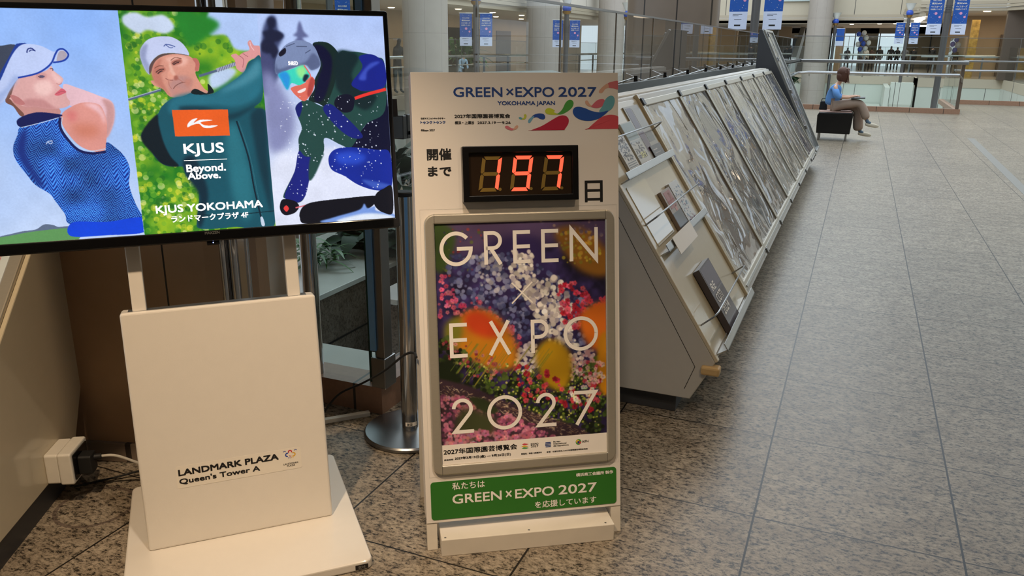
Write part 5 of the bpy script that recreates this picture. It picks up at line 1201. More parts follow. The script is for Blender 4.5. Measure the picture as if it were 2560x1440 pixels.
def paint_tv():
    W_, H_ = 1000, 558; cv = Canvas(W_, H_); g = W_/2295.0; r = random.Random(4)
    X = np.linspace(0, 1, W_)[None, :, None]; Y = np.linspace(0, 1, H_)[:, None, None]
    def grad(c0, c1, t): return np.array(c0, np.float32)*(1-t)+np.array(c1, np.float32)*t
    n1 = fnoise(W_, H_, 120, 5)[..., None]
    sky = grad((140, 182, 250), (196, 214, 246), np.clip(Y*1.0+n1*.25-.1, 0, 1)); snow = grad((176, 198, 246), (214, 222, 246), np.clip(Y*.9+n1*.3-.1, 0, 1))
    cv.a = np.where(X < .6662, sky, snow)+np.zeros((H_, W_, 3), np.float32); cv.a = cv.a.astype(np.float32)
    for it in TV_ART:
        k = it[0]
        if k == 'P': cv.poly([(x/1000, y/1000) for x, y in it[2]], it[1], it[3]*g, smooth=tuple(it[1]) != (236, 96, 36))
        elif k == 'L': cv.line([(x/1000, y/1000) for x, y in it[3]], it[1], it[2]*g)
        elif k == 'SHIRT':
            pts = catmull([(x/1000, y/1000) for x, y in it[1]]); x0, x1, y0, y1, mk = cv.mask(pts)
            XX, YY = np.meshgrid(np.arange(x0, x1), np.arange(y0, y1)); wv = 6*np.sin(YY/26.0)+4*np.sin(XX/33.0)
            u = (XX+wv+.15*YY)/21.0; v = (YY-.35*XX+wv)/24.0; fu = np.abs((u % 1)-.5)*2
            st_ = ((v*3+fu*1.9+np.floor(u)*1.5) % 1); st_ = np.clip((st_-.42)*6, 0, 1); gap = ((v+np.floor(u)*.5+fu*.63) % 1) < .2; st_ = np.where(gap, 0, st_)
            c = (np.array((16, 44, 134))*(1-st_[..., None])+np.array((66, 138, 232))*st_[..., None])
            sh = fnoise(x1-x0, y1-y0, 40, 8)[..., None]; c = c*(.72+.5*sh)
            cv.blend((x0, x1, y0, y1, mk), c)
        elif k == 'FOL':
            pts = [(x/1000, y/1000) for x, y in it[1]]; x0, x1, y0, y1, mk = cv.mask([(.3335, 0), (.6665, 0), (.6665, 1), (.3375, 1)]); nA = fnoise(x1-x0, y1-y0, 46, 9); nB = fnoise(x1-x0, y1-y0, 17, 10)
            t = np.clip(nA*1.1+nB*.5-.35, 0, 1)[..., None]; c = np.array((34, 120, 34))*(1-t)+np.array((150, 190, 40))*t
            cv.blend((x0, x1, y0, y1, mk), c)
            for _ in range(1500):
                x = r.uniform(.335, .666); y = r.uniform(.0, 1.0); cc = r.choice([(236, 226, 70), (206, 212, 50), (120, 180, 50), (50, 130, 36), (246, 240, 170), (24, 96, 34), (30, 110, 40)])
                if y < .45 and x > .52 and r.random() < .7: continue
                if (cc[0] > 190) and not (.30 < y < .62 and x < .45 or y > .72) and r.random() < .75: continue
                q = r.uniform(2, 9); cv.dot(x, y, q, cc, .5)
        elif k == 'DOTS':
            for _ in range(230):
                x = .70+r.random()*.27; y = .38+r.random()*.48
                cv.dot(x, y, r.choice((.8, 1.0, 1.4, 1.9)), (235, 240, 255), .9)
    cv.a *= (1+.035*(fnoise(W_, H_, 3, 21)-.5)+.05*(fnoise(W_, H_, 34, 22)-.5))[..., None]
    return cv
tvm = vcol_mat('screen_picture', emit=1.0)
def paint_masked():
    global TV_ART
    parts = {'w': (0, .3355), 'm': (.3355, .6662), 's': (.6662, 1)}
    full = TV_ART; i_f = [i for i, t in enumerate(full) if t[0] == 'FOL'][0]; i_d = [i for i, t in enumerate(full) if t[0] == 'DOTS'][0]
    # split the list: woman up to FOL, skier from the first trees on
    i_s = SKI_START
    out = None
    for a, b, (x0, x1) in ((0, i_f, parts['w']), (i_f, i_s, parts['m']), (i_s, len(full), parts['s'])):
        TV_ART = full[a:b]; cv = paint_tv()
        if out is None: out = cv
        W_ = cv.w; s0, s1 = int(round(x0*W_)), int(round(x1*W_)); out.a[:, s0:s1] = cv.a[:, s0:s1]
    TV_ART = full
    return out
SKI_START = [i for i, t in enumerate(TV_ART) if t[0] == 'P' and list(t[1]) == [60, 70, 110]][0]
scr = picture('screen', TV, i0, i1, j0, j1, -.001, paint_masked(), tvm, tv)
wt = mat('screen_white', (.92, .94, 1, 1), .5, emit=.95)
for i, (sx, a0, a1, b0, b1) in enumerate(TV_TXT):
    if sx == 'MAXZEN': continue
    text(MB(), TV, sx, a0, a1, b0, b1, -.0004, {'Beyond.': .0006, 'Above.': .0006, 'KJUS': .0007, 'KJUS YOKOHAMA': .0006, 'SHRED': .0003}.get(sx, .0004 if sx != '-' else 0)).build('screen_lettering', wt, scr)

# ------------------------------------------------------------------ left display unit, outlet box, cables
LE = Vector((math.cos(math.radians(119.55)), math.sin(math.radians(119.55)), 0)); LN = Vector((LE.y, -LE.x, 0))
LF = Fr((-2.066, 1.246, 0), LE, (0, 0, 1), LN)
lu = thing('poster_display', 'cream slanted poster display at the left edge behind the television', 'display', LF.P(.2, 0, -.3))
MB().fpoly(LF, [(-.75, .085), (.515, .085), (1.26, 1.22), (1.00, 1.22), (-.30, .255), (-.75, .14)], -1.1, 0).build('body', 'cream', lu, bevel=.004)
MB().fpoly(LF, [(-.70, 0), (.44, 0), (.50, .085), (-.70, .085)], -1.08, -.012).build('plinth', 'toe', lu)
sl = (Vector((1.30, 0.965))).normalized()
LS = Fr(LF.P(-.30, .255, 0), LE*sl.x+Vector((0, 0, sl.y)), LN*-1, LE*-sl.y+Vector((0, 0, sl.x)))
MB().fbox(LS, .0, 1.60, .05, 1.05, .001, .010).build('poster_sheet', mat('white_map_sheet', rgb(214, 224, 226), .25, noise=.03, coat=.5), lu)
MB().ring([LS.P(a, b, 0) for a, b in ((-.02, .012), (1.61, .012), (1.61, 1.08), (-.02, 1.08))], [LS.P(a, b, 0) for a, b in ((.01, .05), (1.58, .05), (1.58, 1.04), (.01, 1.04))], LS.n*.016).build('poster_frame', 'alu', lu, bevel=.004)
MB().fbox(LS, 0, 1.58, .075, .0765, .0102, .0108).fbox(LS, .70, .702, .05, 1.04, .0102, .0108).build('red_line_print', cA, lu)
ob = thing('outlet_box', 'cream plastic power outlet box on the side of the left display', 'outlet box', LF.P(.36, .14, 0))
MB().fpoly(LF, rrect(.305, .425, .088, .190, .008), .0, .040).build('back_box', 'pvcw', ob, bevel=.004)
MB().fpoly(LF, rrect(.300, .430, .085, .193, .008), .0415, .082).build('cover', 'pvcw', ob, bevel=.005)
MB().fpoly(LF, rrect(.312, .418, .096, .182, .004), .082, .085).build('socket_face', 'black', ob)
pg = thing('power_plug', 'black angled power plug pushed into the cream outlet box', 'plug', LF.P(.37, .13, .09))
MB().fpoly(LF, rrect(.335, .385, .100, .165, .008), .0855, .125).tube([LF.P(.37, .145, .12), LF.P(.375, .145, .145)], .010, 10).build('plug_body', 'blackm', pg, bevel=.003)
MB().tube(catm3([LF.P(.375, .145, .145), LF.P(.38, .14, .19), LF.P(.42, .08, .26), LF.P(.47, .03, .33), LF.P(.50, .012, .45)]), .0045, 8).build('white_lead', 'pvcw', pg, smooth=True)
o = MB().tube(catm3([(-2.25, 1.62, .015), (-2.18, 1.72, .012), (-2.08, 1.80, .03), (-1.95, 1.82, .04), (-1.85, 1.86, .02)]), .0035, 8).build('black_cable', 'blackm', smooth=True, loc=(-2.1, 1.75, .02)); tag(o, 'thin black cable lying on the floor under the outlet box', 'cable')
o = MB().add([(-2.02, 1.74, 0), (-1.90, 1.80, 0), (-1.93, 1.85, 0), (-2.05, 1.79, 0), (-2.02, 1.74, .012), (-1.90, 1.80, .012), (-1.93, 1.85, .012), (-2.05, 1.79, .012)], [(0, 1, 2, 3), (4, 5, 6, 7), (0, 1, 5, 4), (1, 2, 6, 5), (2, 3, 7, 6), (3, 0, 4, 7)]).build('adapter_box', 'pvcw', loc=(-1.97, 1.79, 0)); tag(o, 'small flat white adapter on the dark floor behind the stand', 'adapter')
# round inlay in the floor
rg = MB(); c0 = Vector((-2.105, 1.578)); 
rg.ring([(c0.x+.122*math.cos(t/20*math.pi), c0.y+.122*math.sin(t/20*math.pi), .0006) for t in range(40)], [(c0.x+.110*math.cos(t/20*math.pi), c0.y+.110*math.sin(t/20*math.pi), .0006) for t in range(40)])
struct('trim_18', rg, 'granite')
# cable from sign to the rear
o = MB().tube(catm3([SG.P(-.006, .56, -.112), (-1.165, 2.01, .525), (-1.236, 2.071, .485), (-1.42, 2.235, .335), (-1.60, 2.37, .205), (-1.72, 2.37, .13), (-1.77, 2.30, .03), (-1.74, 2.22, .006), (-1.66, 2.12, .005)]), .0042, 8).build('power_cable', 'blackm', smooth=True, loc=(-1.4, 2.2, .0)); tag(o, 'black power cable hanging from the back of the sign past the bollard', 'cable')
q0_, q1_ = Vector((-1.80, 2.36, 0)), Vector((-1.665, 2.505, 0)); dd = (q1_-q0_).normalized(); nn_ = Vector((dd.y, -dd.x, 0))*.012
o = MB().add([q0_+nn_, q1_+nn_, q1_-nn_, q0_-nn_]+[p+Vector((0, 0, .018)) for p in (q0_+nn_, q1_+nn_, q1_-nn_, q0_-nn_)], [(0, 1, 2, 3), (4, 5, 6, 7), (0, 1, 5, 4), (1, 2, 6, 5), (2, 3, 7, 6), (3, 0, 4, 7)]).build('cable_duct', 'pvcw', bevel=.002, loc=(-1.73, 2.43, 0)); tag(o, 'white plastic cable duct strip on the floor behind the stand', 'cable duct')
# bollard
bo_ = thing('barrier_post', 'polished steel barrier post on a wide round foot, left of the sign', 'post', (-1.44, 2.44, 0))
MB().lathe((-1.44, 2.44, 0), [(.172, 0), (.176, .004), (.176, .014), (.170, .020), (.05, .026), (.036, .028)], 56).build('round_foot', 'steelr', bo_, smooth=True)
MB().lathe((-1.44, 2.44, .026), [(.0315, 0), (.0315, .895)], 40).build('tube', 'steel', bo_, smooth=True)
MB().lathe((-1.44, 2.44, .921), [(.034, 0), (.034, .012), (.030, .016)], 40).build('cap', 'blackm', bo_, smooth=True)
td = Vector((1.35, -2.44, 0)).normalized(); ta = math.atan2(td.y, td.x); pts = []
lm = MB(); cx_, cy_ = -1.44, 2.44
o_ = len(lm.v)
for i in range(9):
    t = ta-.55+1.5*i/8
    for z in (.040, .056): lm.v.append(Vector((cx_+.0319*math.cos(t), cy_+.0319*math.sin(t), z)))
for i in range(8): lm.f.append([2*i, 2*i+2, 2*i+3, 2*i+1]); lm.m.append(0)
lbm = lm.build('tape_label', 'lett', bo_)
TD = Fr((cx_+.0321*math.cos(ta)-.010*-math.sin(ta)*1, cy_+.0321*math.sin(ta)-.010*math.cos(ta), .041), (-math.sin(ta), math.cos(ta), 0), (0, 0, 1), (math.cos(ta), math.sin(ta), 0))
text(MB(), TD, '防災', 0, .020, .001, .013, .0006, .0002).build('tape_lettering', 'ink', lbm)

# ------------------------------------------------------------------ slanted poster rack
rk = thing('poster_rack', 'long slanted grey rack of film-covered posters running away along the balustrade', 'rack', (-.8, 6.5, 0))
Y0, Y1 = 3.0, 10.05
prof = [(-.393, .253), (-.481, .084), (-1.115, .084), (-1.115, 1.202), (-1.011, 1.202)]
MB().prism([(x, Y0, z) for x, z in prof], (0, Y1-Y0, 0)).build('body', 'unit', rk, bevel=.004)
MB().box(-1.08, -.542, Y0+.04, Y1-.05, 0, .084).build('plinth', 'toe', rk, bevel=.004)
pt = MB().box(-.66, -.60, Y0+.0385, Y0+.041, .058, .078).build('plinth_plate', 'toe', rk)
# incised outline on the end panel
ol = MB()
def inc(a, b): 
    a, b = Vector(a), Vector(b); d = (b-a).normalized(); n = Vector((-d.y, d.x))*.0012
    ol.add([(a.x+n.x, Y0-.0006, a.y+n.y), (b.x+n.x, Y0-.0006, b.y+n.y), (b.x-n.x, Y0-.0006, b.y-n.y), (a.x-n.x, Y0-.0006, a.y-n.y)], [(0, 1, 2, 3)])
inc((-.94, 1.02), (-.470, .225)); inc((-.470, .225), (-.505, .125)); inc((-.94, 1.02), (-1.08, 1.02)); inc((-1.08, 1.02), (-1.08, .125))
ol.build('panel_outline', 'ink', rk)
su = Vector((-.618, 0, .949)).normalized(); sn = Vector((.949, 0, .618)).normalized()
RF = Fr((-.393, Y0, .253), (0, 1, 0), su, sn); LH = 1.132
MB().fbox(RF, .03, .905, .02, 1.115, .0005, .006).build('cream_panel', 'cream', rk, bevel=.002)
MB().fbox(RF, .0, .028, .0, LH, .0, .014).build('edge_profile', 'cream', rk, bevel=.003)
MB().fbox(RF, .908, .935, .0, LH, .0, .020).build('edge_profile', 'cream', rk, bevel=.003)
for b, d_ in ((.785, .045), (.463, .045), (.012, .055)):
    MB().fbox(RF, .05, .90, b, b+.006, .006, d_).fbox(RF, .05, .90, b, b+.032, d_-.004, d_).build('shelf_ledge', 'silver', rk, bevel=.001)
for b, c_ in ((.955, .070), (.612, .080), (.160, .085)):
    MB().tube([RF.P(.055, b-.012, .006), RF.P(.06, b-.004, c_*.8), RF.P(.09, b, c_), RF.P(.86, b, c_), RF.P(.885, b-.004, c_*.8), RF.P(.89, b-.012, .006)], .0035, 8).build('wire_bar', 'steelr', rk, smooth=True)
MB().fpoly(RF, rrect(.075, .37, .50, .765, .010), .0062, .009).build('clear_pocket', mat('clear_acrylic', rgb(216, 206, 184), .08, noise=.01, coat=1), rk)
MB().box(-.445, -.372, Y0-.022, Y0+.03, .203, .238).build('corner_bumper', 'cream2', rk, bevel=.008)
fc = [(96, 76, 58), (44, 46, 56), (92, 80, 66), (130, 124, 114), (100, 94, 84), (112, 106, 98), (34, 36, 56)]
fd_ = [(150, 142, 130), (104, 94, 82), (66, 60, 54), (168, 164, 154), (150, 144, 132), (150, 144, 136), (66, 66, 84)]
for k in range(7):
    a0 = .935+k*.873; a1 = a0+.873
    fr_ = MB().ring([RF.P(a, b, 0) for a, b in ((a0, .03), (a1, .03), (a1, 1.10), (a0, 1.10))], [RF.P(a, b, 0) for a, b in ((a0+.028, .075), (a1-.028, .075), (a1-.028, 1.065), (a0+.028, 1.065))], RF.n*.020).build('poster_frame', 'alu', rk, bevel=.004)
    MB().fbox(RF, a0+.028, a1-.028, .075, 1.065, .004, .010).build('film_poster', film_mat('film_%d' % k, rgb(*fc[k]), rgb(*fd_[k]), k), fr_)
    MB().fbox(RF, a0-.022, a0+.022, 1.068, 1.106, .018, .030).build('corner_clip', 'dark', fr_, bevel=.002)
    MB().fbox(RF, a1-.020, a1+.012, .018, .052, .018, .032).build('bottom_clip', 'steelr', fr_, bevel=.002)
    MB().fbox(RF, a0+.03, a1-.03, .040, .052, .020, .024).build('bottom_slot', 'silver', fr_)
MB().box(-1.105, -1.03, Y0+.02, Y1-.05, 1.202, 1.212).build('top_cover', 'white', rk, bevel=.003)
# tall dark board at the rack's far end
tb = thing('tall_board', 'tall charcoal wedge board with film-covered face at the far end of the rack', 'board', (-.8, 10.9, 0))
MB().prism([(-.40, 10.12, .20), (-1.13, 10.12, 1.64), (-1.16, 10.12, 1.64), (-1.18, 10.12, .0), (-.50, 10.12, 0)], (0, .85, 0)).build('wedge', 'darkpan', tb, bevel=.003)
TF = Fr((-.40, 10.12, .20), (0, 1, 0), Vector((-.74, 0, 1.46)).normalized(), Vector((1.46, 0, .74)).normalized())
MB().ring([TF.P(a, b, 0) for a, b in ((.0, .02), (.85, .02), (.85, 1.6), (0, 1.6))], [TF.P(a, b, 0) for a, b in ((.03, .05), (.82, .05), (.82, 1.57), (.03, 1.57))], TF.n*.03).build('poster_frame', 'silver', tb, bevel=.004)
MB().fbox(TF, .03, .82, .05, 1.57, .005, .012).build('film_poster', film_mat('film_end', rgb(60, 68, 76), rgb(130, 136, 138), 9), tb)
for b in (.35, .8, 1.2, 1.5): MB().fbox(TF, -.01, .04, b, b+.05, .03, .05).build('edge_clip', 'steel', tb, bevel=.004)

# leaflets in the rack
def leaflet(name, label, a0, a1, b0, b1, c, th, col, decor, group=None, cat='leaflet', title=None):
    t = thing(name, label, cat, RF.P((a0+a1)/2, b0, c), group)
    m0 = mat('paper_'+name, rgb(*col), .35, noise=.04, coat=.3)
    MB().fbox(RF, a0, a1, b0, b1, c, c+th).build('pages', m0, t)
    byc = {}
    for (u0, u1, v0, v1, cc) in decor: byc.setdefault(cc, MB()).fbox(RF, a0+(a1-a0)*u0, a0+(a1-a0)*u1, b0+(b1-b0)*v0, b0+(b1-b0)*v1, c+th, c+th+.0006)
    for cc, mb_ in byc.items(): mb_.build('cover_print', mat('ink_'+name, rgb(*cc), .35, noise=.1, nscale=25, coat=.3), t)
    if title: title(t, c+th+.001)
    return t
rr = random.Random(3)
def sketch(cc, n, v0=.35, v1=.98): return [(u, min(.98, u+rr.uniform(.02, .10)), v, min(v1, v+rr.uniform(.008, .05)), cc) for u, v in ((rr.uniform(.05, .85), rr.uniform(v0, v1-.05)) for _ in range(n))]
leaflet('leaflet', 'white leaflet with dense black line drawing, leftmost in the top row of the rack', .20, .36, .792, .965, .008, .012, (200, 196, 188), sketch((70, 60, 66), 120)+[(.1, .9, .08+.055*i, .10+.055*i, (60, 60, 60)) for i in range(5)])
leaflet('leaflet', 'pale leaflet with grey sketch and pink foot behind the top wire bar', .395, .575, .792, 1.015, .008, .012, (192, 190, 182), [(.02, .98, .62, .98, (132, 146, 142)), (.1, .95, .02, .12, (190, 120, 150))]+sketch((100, 96, 104), 70, .2, .6)+[(.35, .8, .22, .34, (206, 200, 120))])
leaflet('flyer', 'tall grey flyer with dark plum panels at the top right of the rack', .60, .86, .792, 1.085, .0065, .006, (160, 154, 142), [(.08, .42, .62, .97, (84, 58, 70)), (.08, .42, .22, .55, (92, 58, 74)), (.46, .9, .58, .95, (150, 144, 132)), (.46, .9, .35, .52, (110, 106, 100))])
leaflet('card', 'small dark card with fine white lines standing at the right of the top row', .655, .845, .792, .875, .016, .004, (62, 54, 56), [(.1, .5, .7, .76, (190, 180, 176)), (.1, .7, .5, .55, (150, 140, 136)), (.1, .6, .3, .35, (150, 140, 136))], cat='card')
leaflet('brochure', 'brochure with red leaf cover in the middle row, left of the patterned one', .42, .585, .475, .675, .008, .016, (150, 132, 120), [(.15, .85, .55, .95, (150, 60, 56)), (.02, .98, .02, .45, (58, 54, 54)), (.5, .7, .45, .9, (190, 120, 110))], cat='brochure')
leaflet('brochure', 'blue and white patterned brochure at the right of the middle row', .592, .76, .475, .685, .008, .018, (206, 208, 210), sketch((110, 140, 170), 40, .05, .95)+sketch((160, 120, 140), 22, .05, .6), cat='brochure')
o = MB().fbox(RF, .145, .505, .425, .500, .050, .052).build('notice_card', 'lett', loc=RF.P(.32, .45, .05)); tag(o, 'blank white notice card hooked on the middle ledge of the rack', 'card')
def bt(t, c):
    mb = MB()
    text(mb, RF, 'RE', .335, .41, .20, .235, c, .001); text(mb, RF, 'COTI', .33, .44, .145, .185, c, .001); text(mb, RF, '2024', .325, .46, .09, .13, c, .001); mb.build('cover_lettering', 'lett', t)
leaflet('catalogue', 'thick dark plum catalogue with white lettering on the bottom ledge of the rack', .300, .530, .02, .315, .010, .028, (82, 74, 80), [(.05, .95, .62, .97, (98, 90, 104))], cat='catalogue', title=bt)
# green folder lying behind the sign
gfm = MB(); 
gf = thing('green_folder', 'green folder with grey corner lying on the rail behind the top of the sign', 'folder', (-1.2, 3.25, 1.20))
MB().add([(-1.40, 3.16, 1.292), (-1.15, 3.40, 1.298), (-1.30, 3.56, 1.312), (-1.56, 3.36, 1.305), (-1.40, 3.16, 1.306), (-1.15, 3.40, 1.312), (-1.30, 3.56, 1.326), (-1.56, 3.36, 1.319)], [(0, 1, 2, 3), (4, 5, 6, 7), (0, 1, 5, 4), (1, 2, 6, 5), (2, 3, 7, 6), (3, 0, 4, 7)]).build('cover', pcol('dark_green_cover', 44, 96, 66), gf)

# ------------------------------------------------------------------ bench and the seated woman
bn = thing('bench', 'low black cube bench on short legs under the seated woman', 'bench', (-.33, 14.45, 0))
MB().prism([(-.585, 14.18, .115), (-.075, 14.18, .115), (-.055, 14.18, .40), (-.075, 14.18, .455), (-.57, 14.18, .445), (-.595, 14.18, .40)], (0, .55, 0)).build('seat_block', 'black', bn, bevel=.012)
for x in (-.545, -.13):
    for y in (14.23, 14.66): MB().tube([(x, y, 0), (x, y, .115)], .014, 8).build('leg', 'steelr', bn)
MB().box(-.575, -.08, 14.20, 14.71, .446, .462).build('seat_pad', mat('dusty_pink_pad', rgb(170, 138, 126), .7), bn, bevel=.008)
wm = thing('person', 'woman in a blue jumper and beige trousers sitting bent over a tablet on the bench', 'person', (-.36, 14.45, .46))
Yw = 14.42
def N(x, z, r, dy=0, ry=None): return (x, Yw+dy, z, r, ry or r)
body = [N(-.385, .60, .075, 0, .10), N(-.40, .73, .075, 0, .09), N(-.365, .845, .06, 0, .085), N(-.335, .905, .036), N(-.305, .955, .036), N(-.270, 1.01, .060), N(-.272, 1.07, .068), N(-.278, 1.11, .05),
        N(-.37, .84, .035, -.14), N(-.325, .69, .032, -.18), N(-.17, .685, .024, -.15), N(-.075, .705, .018, -.11), N(-.045, .712, .020, -.10), N(-.37, .84, .035, .14), N(-.325, .69, .032, .18), N(-.17, .685, .024, .15), N(-.08, .705, .018, .11), N(-.05, .712, .020, .10),
        N(-.36, .56, .07, -.09), N(.02, .60, .05, -.05), N(.145, .36, .035, -.05), N(.17, .30, .026, -.05), N(-.36, .56, .07, .09), N(.01, .53, .05, .10), N(.055, .22, .034, .10), N(.075, .13, .026, .10)]
E_ = [(0, 1), (1, 2), (2, 3), (3, 4), (4, 5), (5, 6), (6, 7), (2, 8), (8, 9), (9, 10), (10, 11), (11, 12), (2, 13), (13, 14), (14, 15), (15, 16), (16, 17), (0, 18), (18, 19), (19, 20), (20, 21), (0, 22), (22, 23), (23, 24), (24, 25)]
k0 = len(body)
for hand, sgn in ((12, -1), (17, 1)):
    hx, hy, hz = body[hand][:3]
    for f_ in range(4):
        yy = hy+(f_-1.5)*.013; L_ = (.034, .040, .038, .030)[f_]
        body += [(hx+.022, yy, hz-.002, .0065), (hx+.022+L_*.6, yy, hz-.002, .0058), (hx+.022+L_, yy, hz-.014, .0048)]; q = len(body); E_ += [(hand, q-3), (q-3, q-2), (q-2, q-1)]
    body += [(hx+.004, hy-sgn*.026, hz-.004, .007), (hx+.028, hy-sgn*.036, hz-.008, .0055)]; q = len(body); E_ += [(hand, q-2), (q-2, q-1)]
body += [N(-.205, 1.00, .016), N(-.225, .965, .022), N(-.215, 1.03, .02)]; q = len(body); E_ += [(5, q-3), (5, q-2), (5, q-1)]
bd_ = skin_mesh('body', body, E_, wm, mats=('skin',), sub=2)
fcm = MB().ball((-.207, Yw-.028, 1.035), .008, n=8).ball((-.207, Yw+.028, 1.035), .008, n=8).build('eyes', 'hairb', bd_, smooth=True)
MB().ball((-.205, Yw, .975), .010, sc_=(.6, 1.4, .5), n=8).build('mouth', mat('lips', rgb(170, 90, 86), .5), bd_, smooth=True)
swt = [N(-.375, .545, .125, 0, .145), N(-.385, .64, .115, 0, .14), N(-.390, .74, .112, 0, .14), N(-.365, .83, .098, 0, .125), N(-.338, .898, .082, 0, .085), N(-.372, .825, .060, -.10), N(-.352, .76, .062, -.175), N(-.325, .69, .058, -.185), N(-.255, .682, .044, -.165), N(-.372, .825, .060, .10), N(-.352, .76, .062, .175), N(-.325, .69, .058, .185), N(-.255, .682, .044, .165)]
skin_mesh('jumper', swt, [(0, 1), (1, 2), (2, 3), (3, 4), (3, 5), (5, 6), (6, 7), (7, 8), (3, 9), (9, 10), (10, 11), (11, 12)], wm, mats=('knit',), sub=2)
trs = [N(-.37, .545, .085, 0, .12), N(-.34, .545, .085, -.085), N(-.16, .59, .082, -.08), N(.02, .60, .070, -.06), N(.075, .53, .072, -.06), N(.12, .42, .070, -.06), N(.150, .345, .066, -.06), N(-.34, .54, .085, .085), N(-.14, .55, .085, .10), N(.0, .52, .08, .10), N(.02, .38, .085, .10), N(.035, .24, .085, .10), N(.045, .14, .082, .10)]
skin_mesh('trousers', trs, [(0, 1), (1, 2), (2, 3), (3, 4), (4, 5), (5, 6), (0, 7), (7, 8), (8, 9), (9, 10), (10, 11), (11, 12)], wm, mats=('trous',), sub=2)
for x, z, dy, tl in ((.165, .315, -.06, .03), (.075, .145, .10, .0)):
    skin_mesh('sock', [(x-.02, Yw+dy, z+.05, .034), (x, Yw+dy, z-.01, .032), (x+.06, Yw+dy, z-.03, .026)], [(0, 1), (1, 2)], wm, mats=('sock',), sub=1)
    skin_mesh('shoe', [(x-.03, Yw+dy, z-.035, .028, .03), (x+.05, Yw+dy, z-.042-tl*.3, .026, .036), (x+.13, Yw+dy, z-.055-tl*.3, .018, .034), (x+.18, Yw+dy, z-.062-tl*.3, .009, .016)], [(0, 1), (1, 2), (2, 3)], wm, mats=('shoe',), sub=2)
hm = MB().ball((-.290, Yw, 1.072), 1, n=20, sc_=(.088, .088, .090)).ball((-.315, Yw, 1.01), 1, n=18, sc_=(.066, .088, .085))
for sg_ in (-1, 1):
    hm.ball((-.268, Yw+sg_*.066, 1.01), 1, n=16, sc_=(.062, .026, .085)).ball((-.232, Yw+sg_*.058, .985), 1, n=14, sc_=(.034, .022, .078)).ball((-.215, Yw+sg_*.045, 1.06), 1, n=14, sc_=(.026, .030, .06))
    for k in range(5): hm.tube([(-.30+k*.02, Yw+sg_*.078, 1.07), (-.285+k*.021, Yw+sg_*.086, .99), (-.265+k*.021, Yw+sg_*.074, .93-.006*k)], .014, 7, r_end=.004)
hm.ball((-.245, Yw, 1.115), 1, n=14, sc_=(.055, .060, .030))
hm.build('hair', 'hair', wm, smooth=True)
o = MB().add([(-.12, Yw-.16, .668), (.09, Yw-.14, .676), (.09, Yw+.16, .676), (-.12, Yw+.14, .668), (-.12, Yw-.16, .686), (.09, Yw-.14, .694), (.09, Yw+.16, .694), (-.12, Yw+.14, .686)], [(0, 1, 2, 3), (4, 5, 6, 7), (0, 1, 5, 4), (1, 2, 6, 5), (2, 3, 7, 6), (3, 0, 4, 7)]).build('tablet', 'dark', bevel=.004, loc=(0, Yw, .67)); tag(o, 'dark tablet lying on the lap of the seated woman', 'tablet')
hb = thing('handbag', 'small black handbag on the bench behind the seated woman', 'bag', (-.53, 14.62, .462))
MB().prism([(-.60, 14.58, .462), (-.47, 14.58, .462), (-.485, 14.58, .60), (-.585, 14.58, .60)], (0, .10, 0)).build('bag_body', 'clothk', hb, bevel=.015)
MB().tube(catm3([(-.575, 14.63, .59), (-.56, 14.63, .64), (-.51, 14.63, .64), (-.495, 14.63, .59)]), .006, 8).build('bag_handle', 'blackm', hb, smooth=True)

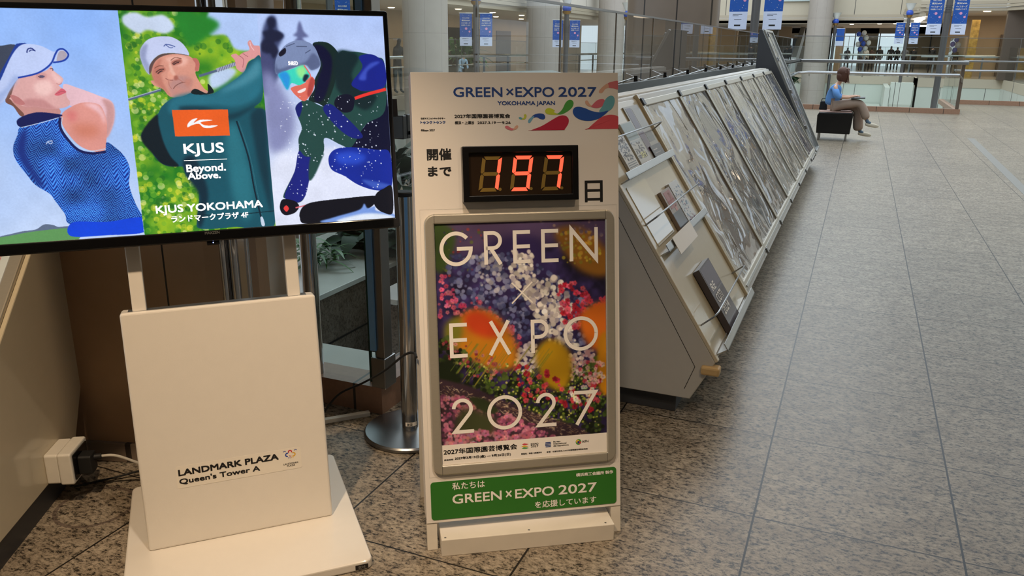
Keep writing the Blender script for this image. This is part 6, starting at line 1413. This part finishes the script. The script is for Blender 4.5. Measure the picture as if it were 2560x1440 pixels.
# ------------------------------------------------------------------ people on the galleries
def walker(x, y, label, h=1.68, face=0, top='clothk', low='clothk', hair='hairb', step=.12, sit=False, lean=0, group=None, z=0, arm=0):
    k = h/1.7; c, s_ = math.cos(face), math.sin(face)
    def Q(fx, sy, zz, r, r2=None): return (x+(fx*c-sy*s_)*k, y+(fx*s_+sy*c)*k, z+zz*k, r*k, (r2 or r)*k)
    if sit:
        nd = [Q(0, 0, .50, .11), Q(.04, 0, .75, .11), Q(.10+lean, 0, .97, .10), Q(.14+lean, 0, 1.06, .045), Q(.17+lean, 0, 1.16, .08), Q(.18+lean, 0, 1.24, .07), Q(.08+lean, .18, .95, .045), Q(.12+lean, .2, .72, .04), Q(.34, .1, .68, .03), Q(.08+lean, -.18, .95, .045), Q(.12+lean, -.2, .72, .04), Q(.34, -.1, .68, .03),
              Q(.05, .1, .48, .08), Q(.42, .1, .48, .06), Q(.44, .1, .08, .045), Q(.58, .1, .03, .04), Q(.05, -.1, .48, .08), Q(.42, -.1, .48, .06), Q(.44, -.1, .08, .045), Q(.58, -.1, .03, .04)]
    else:
        nd = [Q(0, 0, .95, .12, .16), Q(0, 0, 1.15, .11, .15), Q(.0+lean, 0, 1.36, .11, .16), Q(.02+lean, 0, 1.46, .045), Q(.04+lean, 0, 1.56, .075), Q(.04+lean, 0, 1.64, .065), Q(lean, .155, 1.38, .055), Q(.02+lean, .19, 1.10, .045), Q(.10+arm, .17, .88+arm*.9, .034), Q(lean, -.155, 1.38, .055), Q(-.02+lean, -.19, 1.10, .045), Q(.02+arm, -.18, .86+arm*.9, .034),
              Q(0, .09, .86, .085), Q(step, .10, .48, .06), Q(step*1.1, .10, .08, .042), Q(step*1.1+.13, .10, .03, .036), Q(0, -.09, .86, .085), Q(-step*.4, -.10, .48, .06), Q(-step*1.4, -.10, .08, .042), Q(-step*1.4+.13, -.10, .03, .036)]
    ed = [(0, 1), (1, 2), (2, 3), (3, 4), (4, 5), (2, 6), (6, 7), (7, 8), (2, 9), (9, 10), (10, 11), (0, 12), (12, 13), (13, 14), (14, 15), (0, 16), (16, 17), (17, 18), (18, 19)]
    bm_ = [1, 1, 0, 3, 3, 1, 1, 1, 1, 1, 1, 2, 2, 2, 4, 2, 2, 2, 4]
    o = skin_mesh('person', nd, ed, None, (x, y, z), ('skin', top, low, hair, 'clothk'), bm_, sub=1)
    return tag(o, label, 'person', group)
walker(3.95, 59.6, 'person in black standing with back turned between the banner posts', 1.75, 1.4, 'clothk', 'clothk', step=.02)
walker(2.95, 61.2, 'person in dark jacket walking left of the tall banner post', 1.66, 1.4, 'clothk', 'clothk')
walker(2.35, 59.2, 'person in a dark top with a white bag strap by the slim lamp post', 1.68, 1.5, 'clothg', 'clothk')
walker(.85, 58.6, 'person in grey top and dark wide trousers in the middle of the far walkers', 1.70, 1.5, 'clothk', 'clothg')
walker(1.62, 63.0, 'dark silhouetted person against the bright window, left one of the pair', 1.72, 1.6, 'clothk', 'clothk', step=.05)
walker(2.12, 66.0, 'slimmer dark silhouetted person against the bright window, right one of the pair', 1.66, 1.6, 'clothk', 'clothk')
walker(.42, 62.5, 'person in a brown top among the far walkers', 1.60, -1.5, 'clothn', 'clothk')
walker(.05, 59.6, 'person in a white blouse and dark skirt among the far walkers', 1.62, 1.4, 'clothw', 'clothk')
walker(-.22, 63.5, 'person in light blue shirt at the left of the far walkers', 1.64, 1.5, 'clothb', 'clothg')
walker(-1.1, 60.5, 'leftmost dark clothed person of the far walkers', 1.60, -1.4, 'clothk', 'clothk')
walker(OX-.75, 22.1, 'person in black with a patterned collar leaning on the far left railing', 1.68, -.2, 'clothk', 'clothk', lean=.06, arm=.12, step=.03)
walker(OX-.8, 26.4, 'person in a light blue shirt sitting on the left gallery above the sign', 1.66, -.3, 'clothb', 'clothg', sit=True, lean=.12)
walker(OX-.95, 20.0, 'person sitting by the far left railing beside the television edge', 1.66, 1.9, 'clothg', 'clothk', sit=True)
for x_, y_, l_ in ((OX-.8, 26.4, 'grey stool under the person in the light blue shirt'), (OX-.95, 20.0, 'dark stool under the person by the far left railing')):
    o = MB().lathe((x_, y_, 0), [(.16, 0), (.16, .40), (.18, .42), (.18, .44)], 18).build('stool', 'dark', loc=(x_, y_, 0)); tag(o, l_, 'stool')
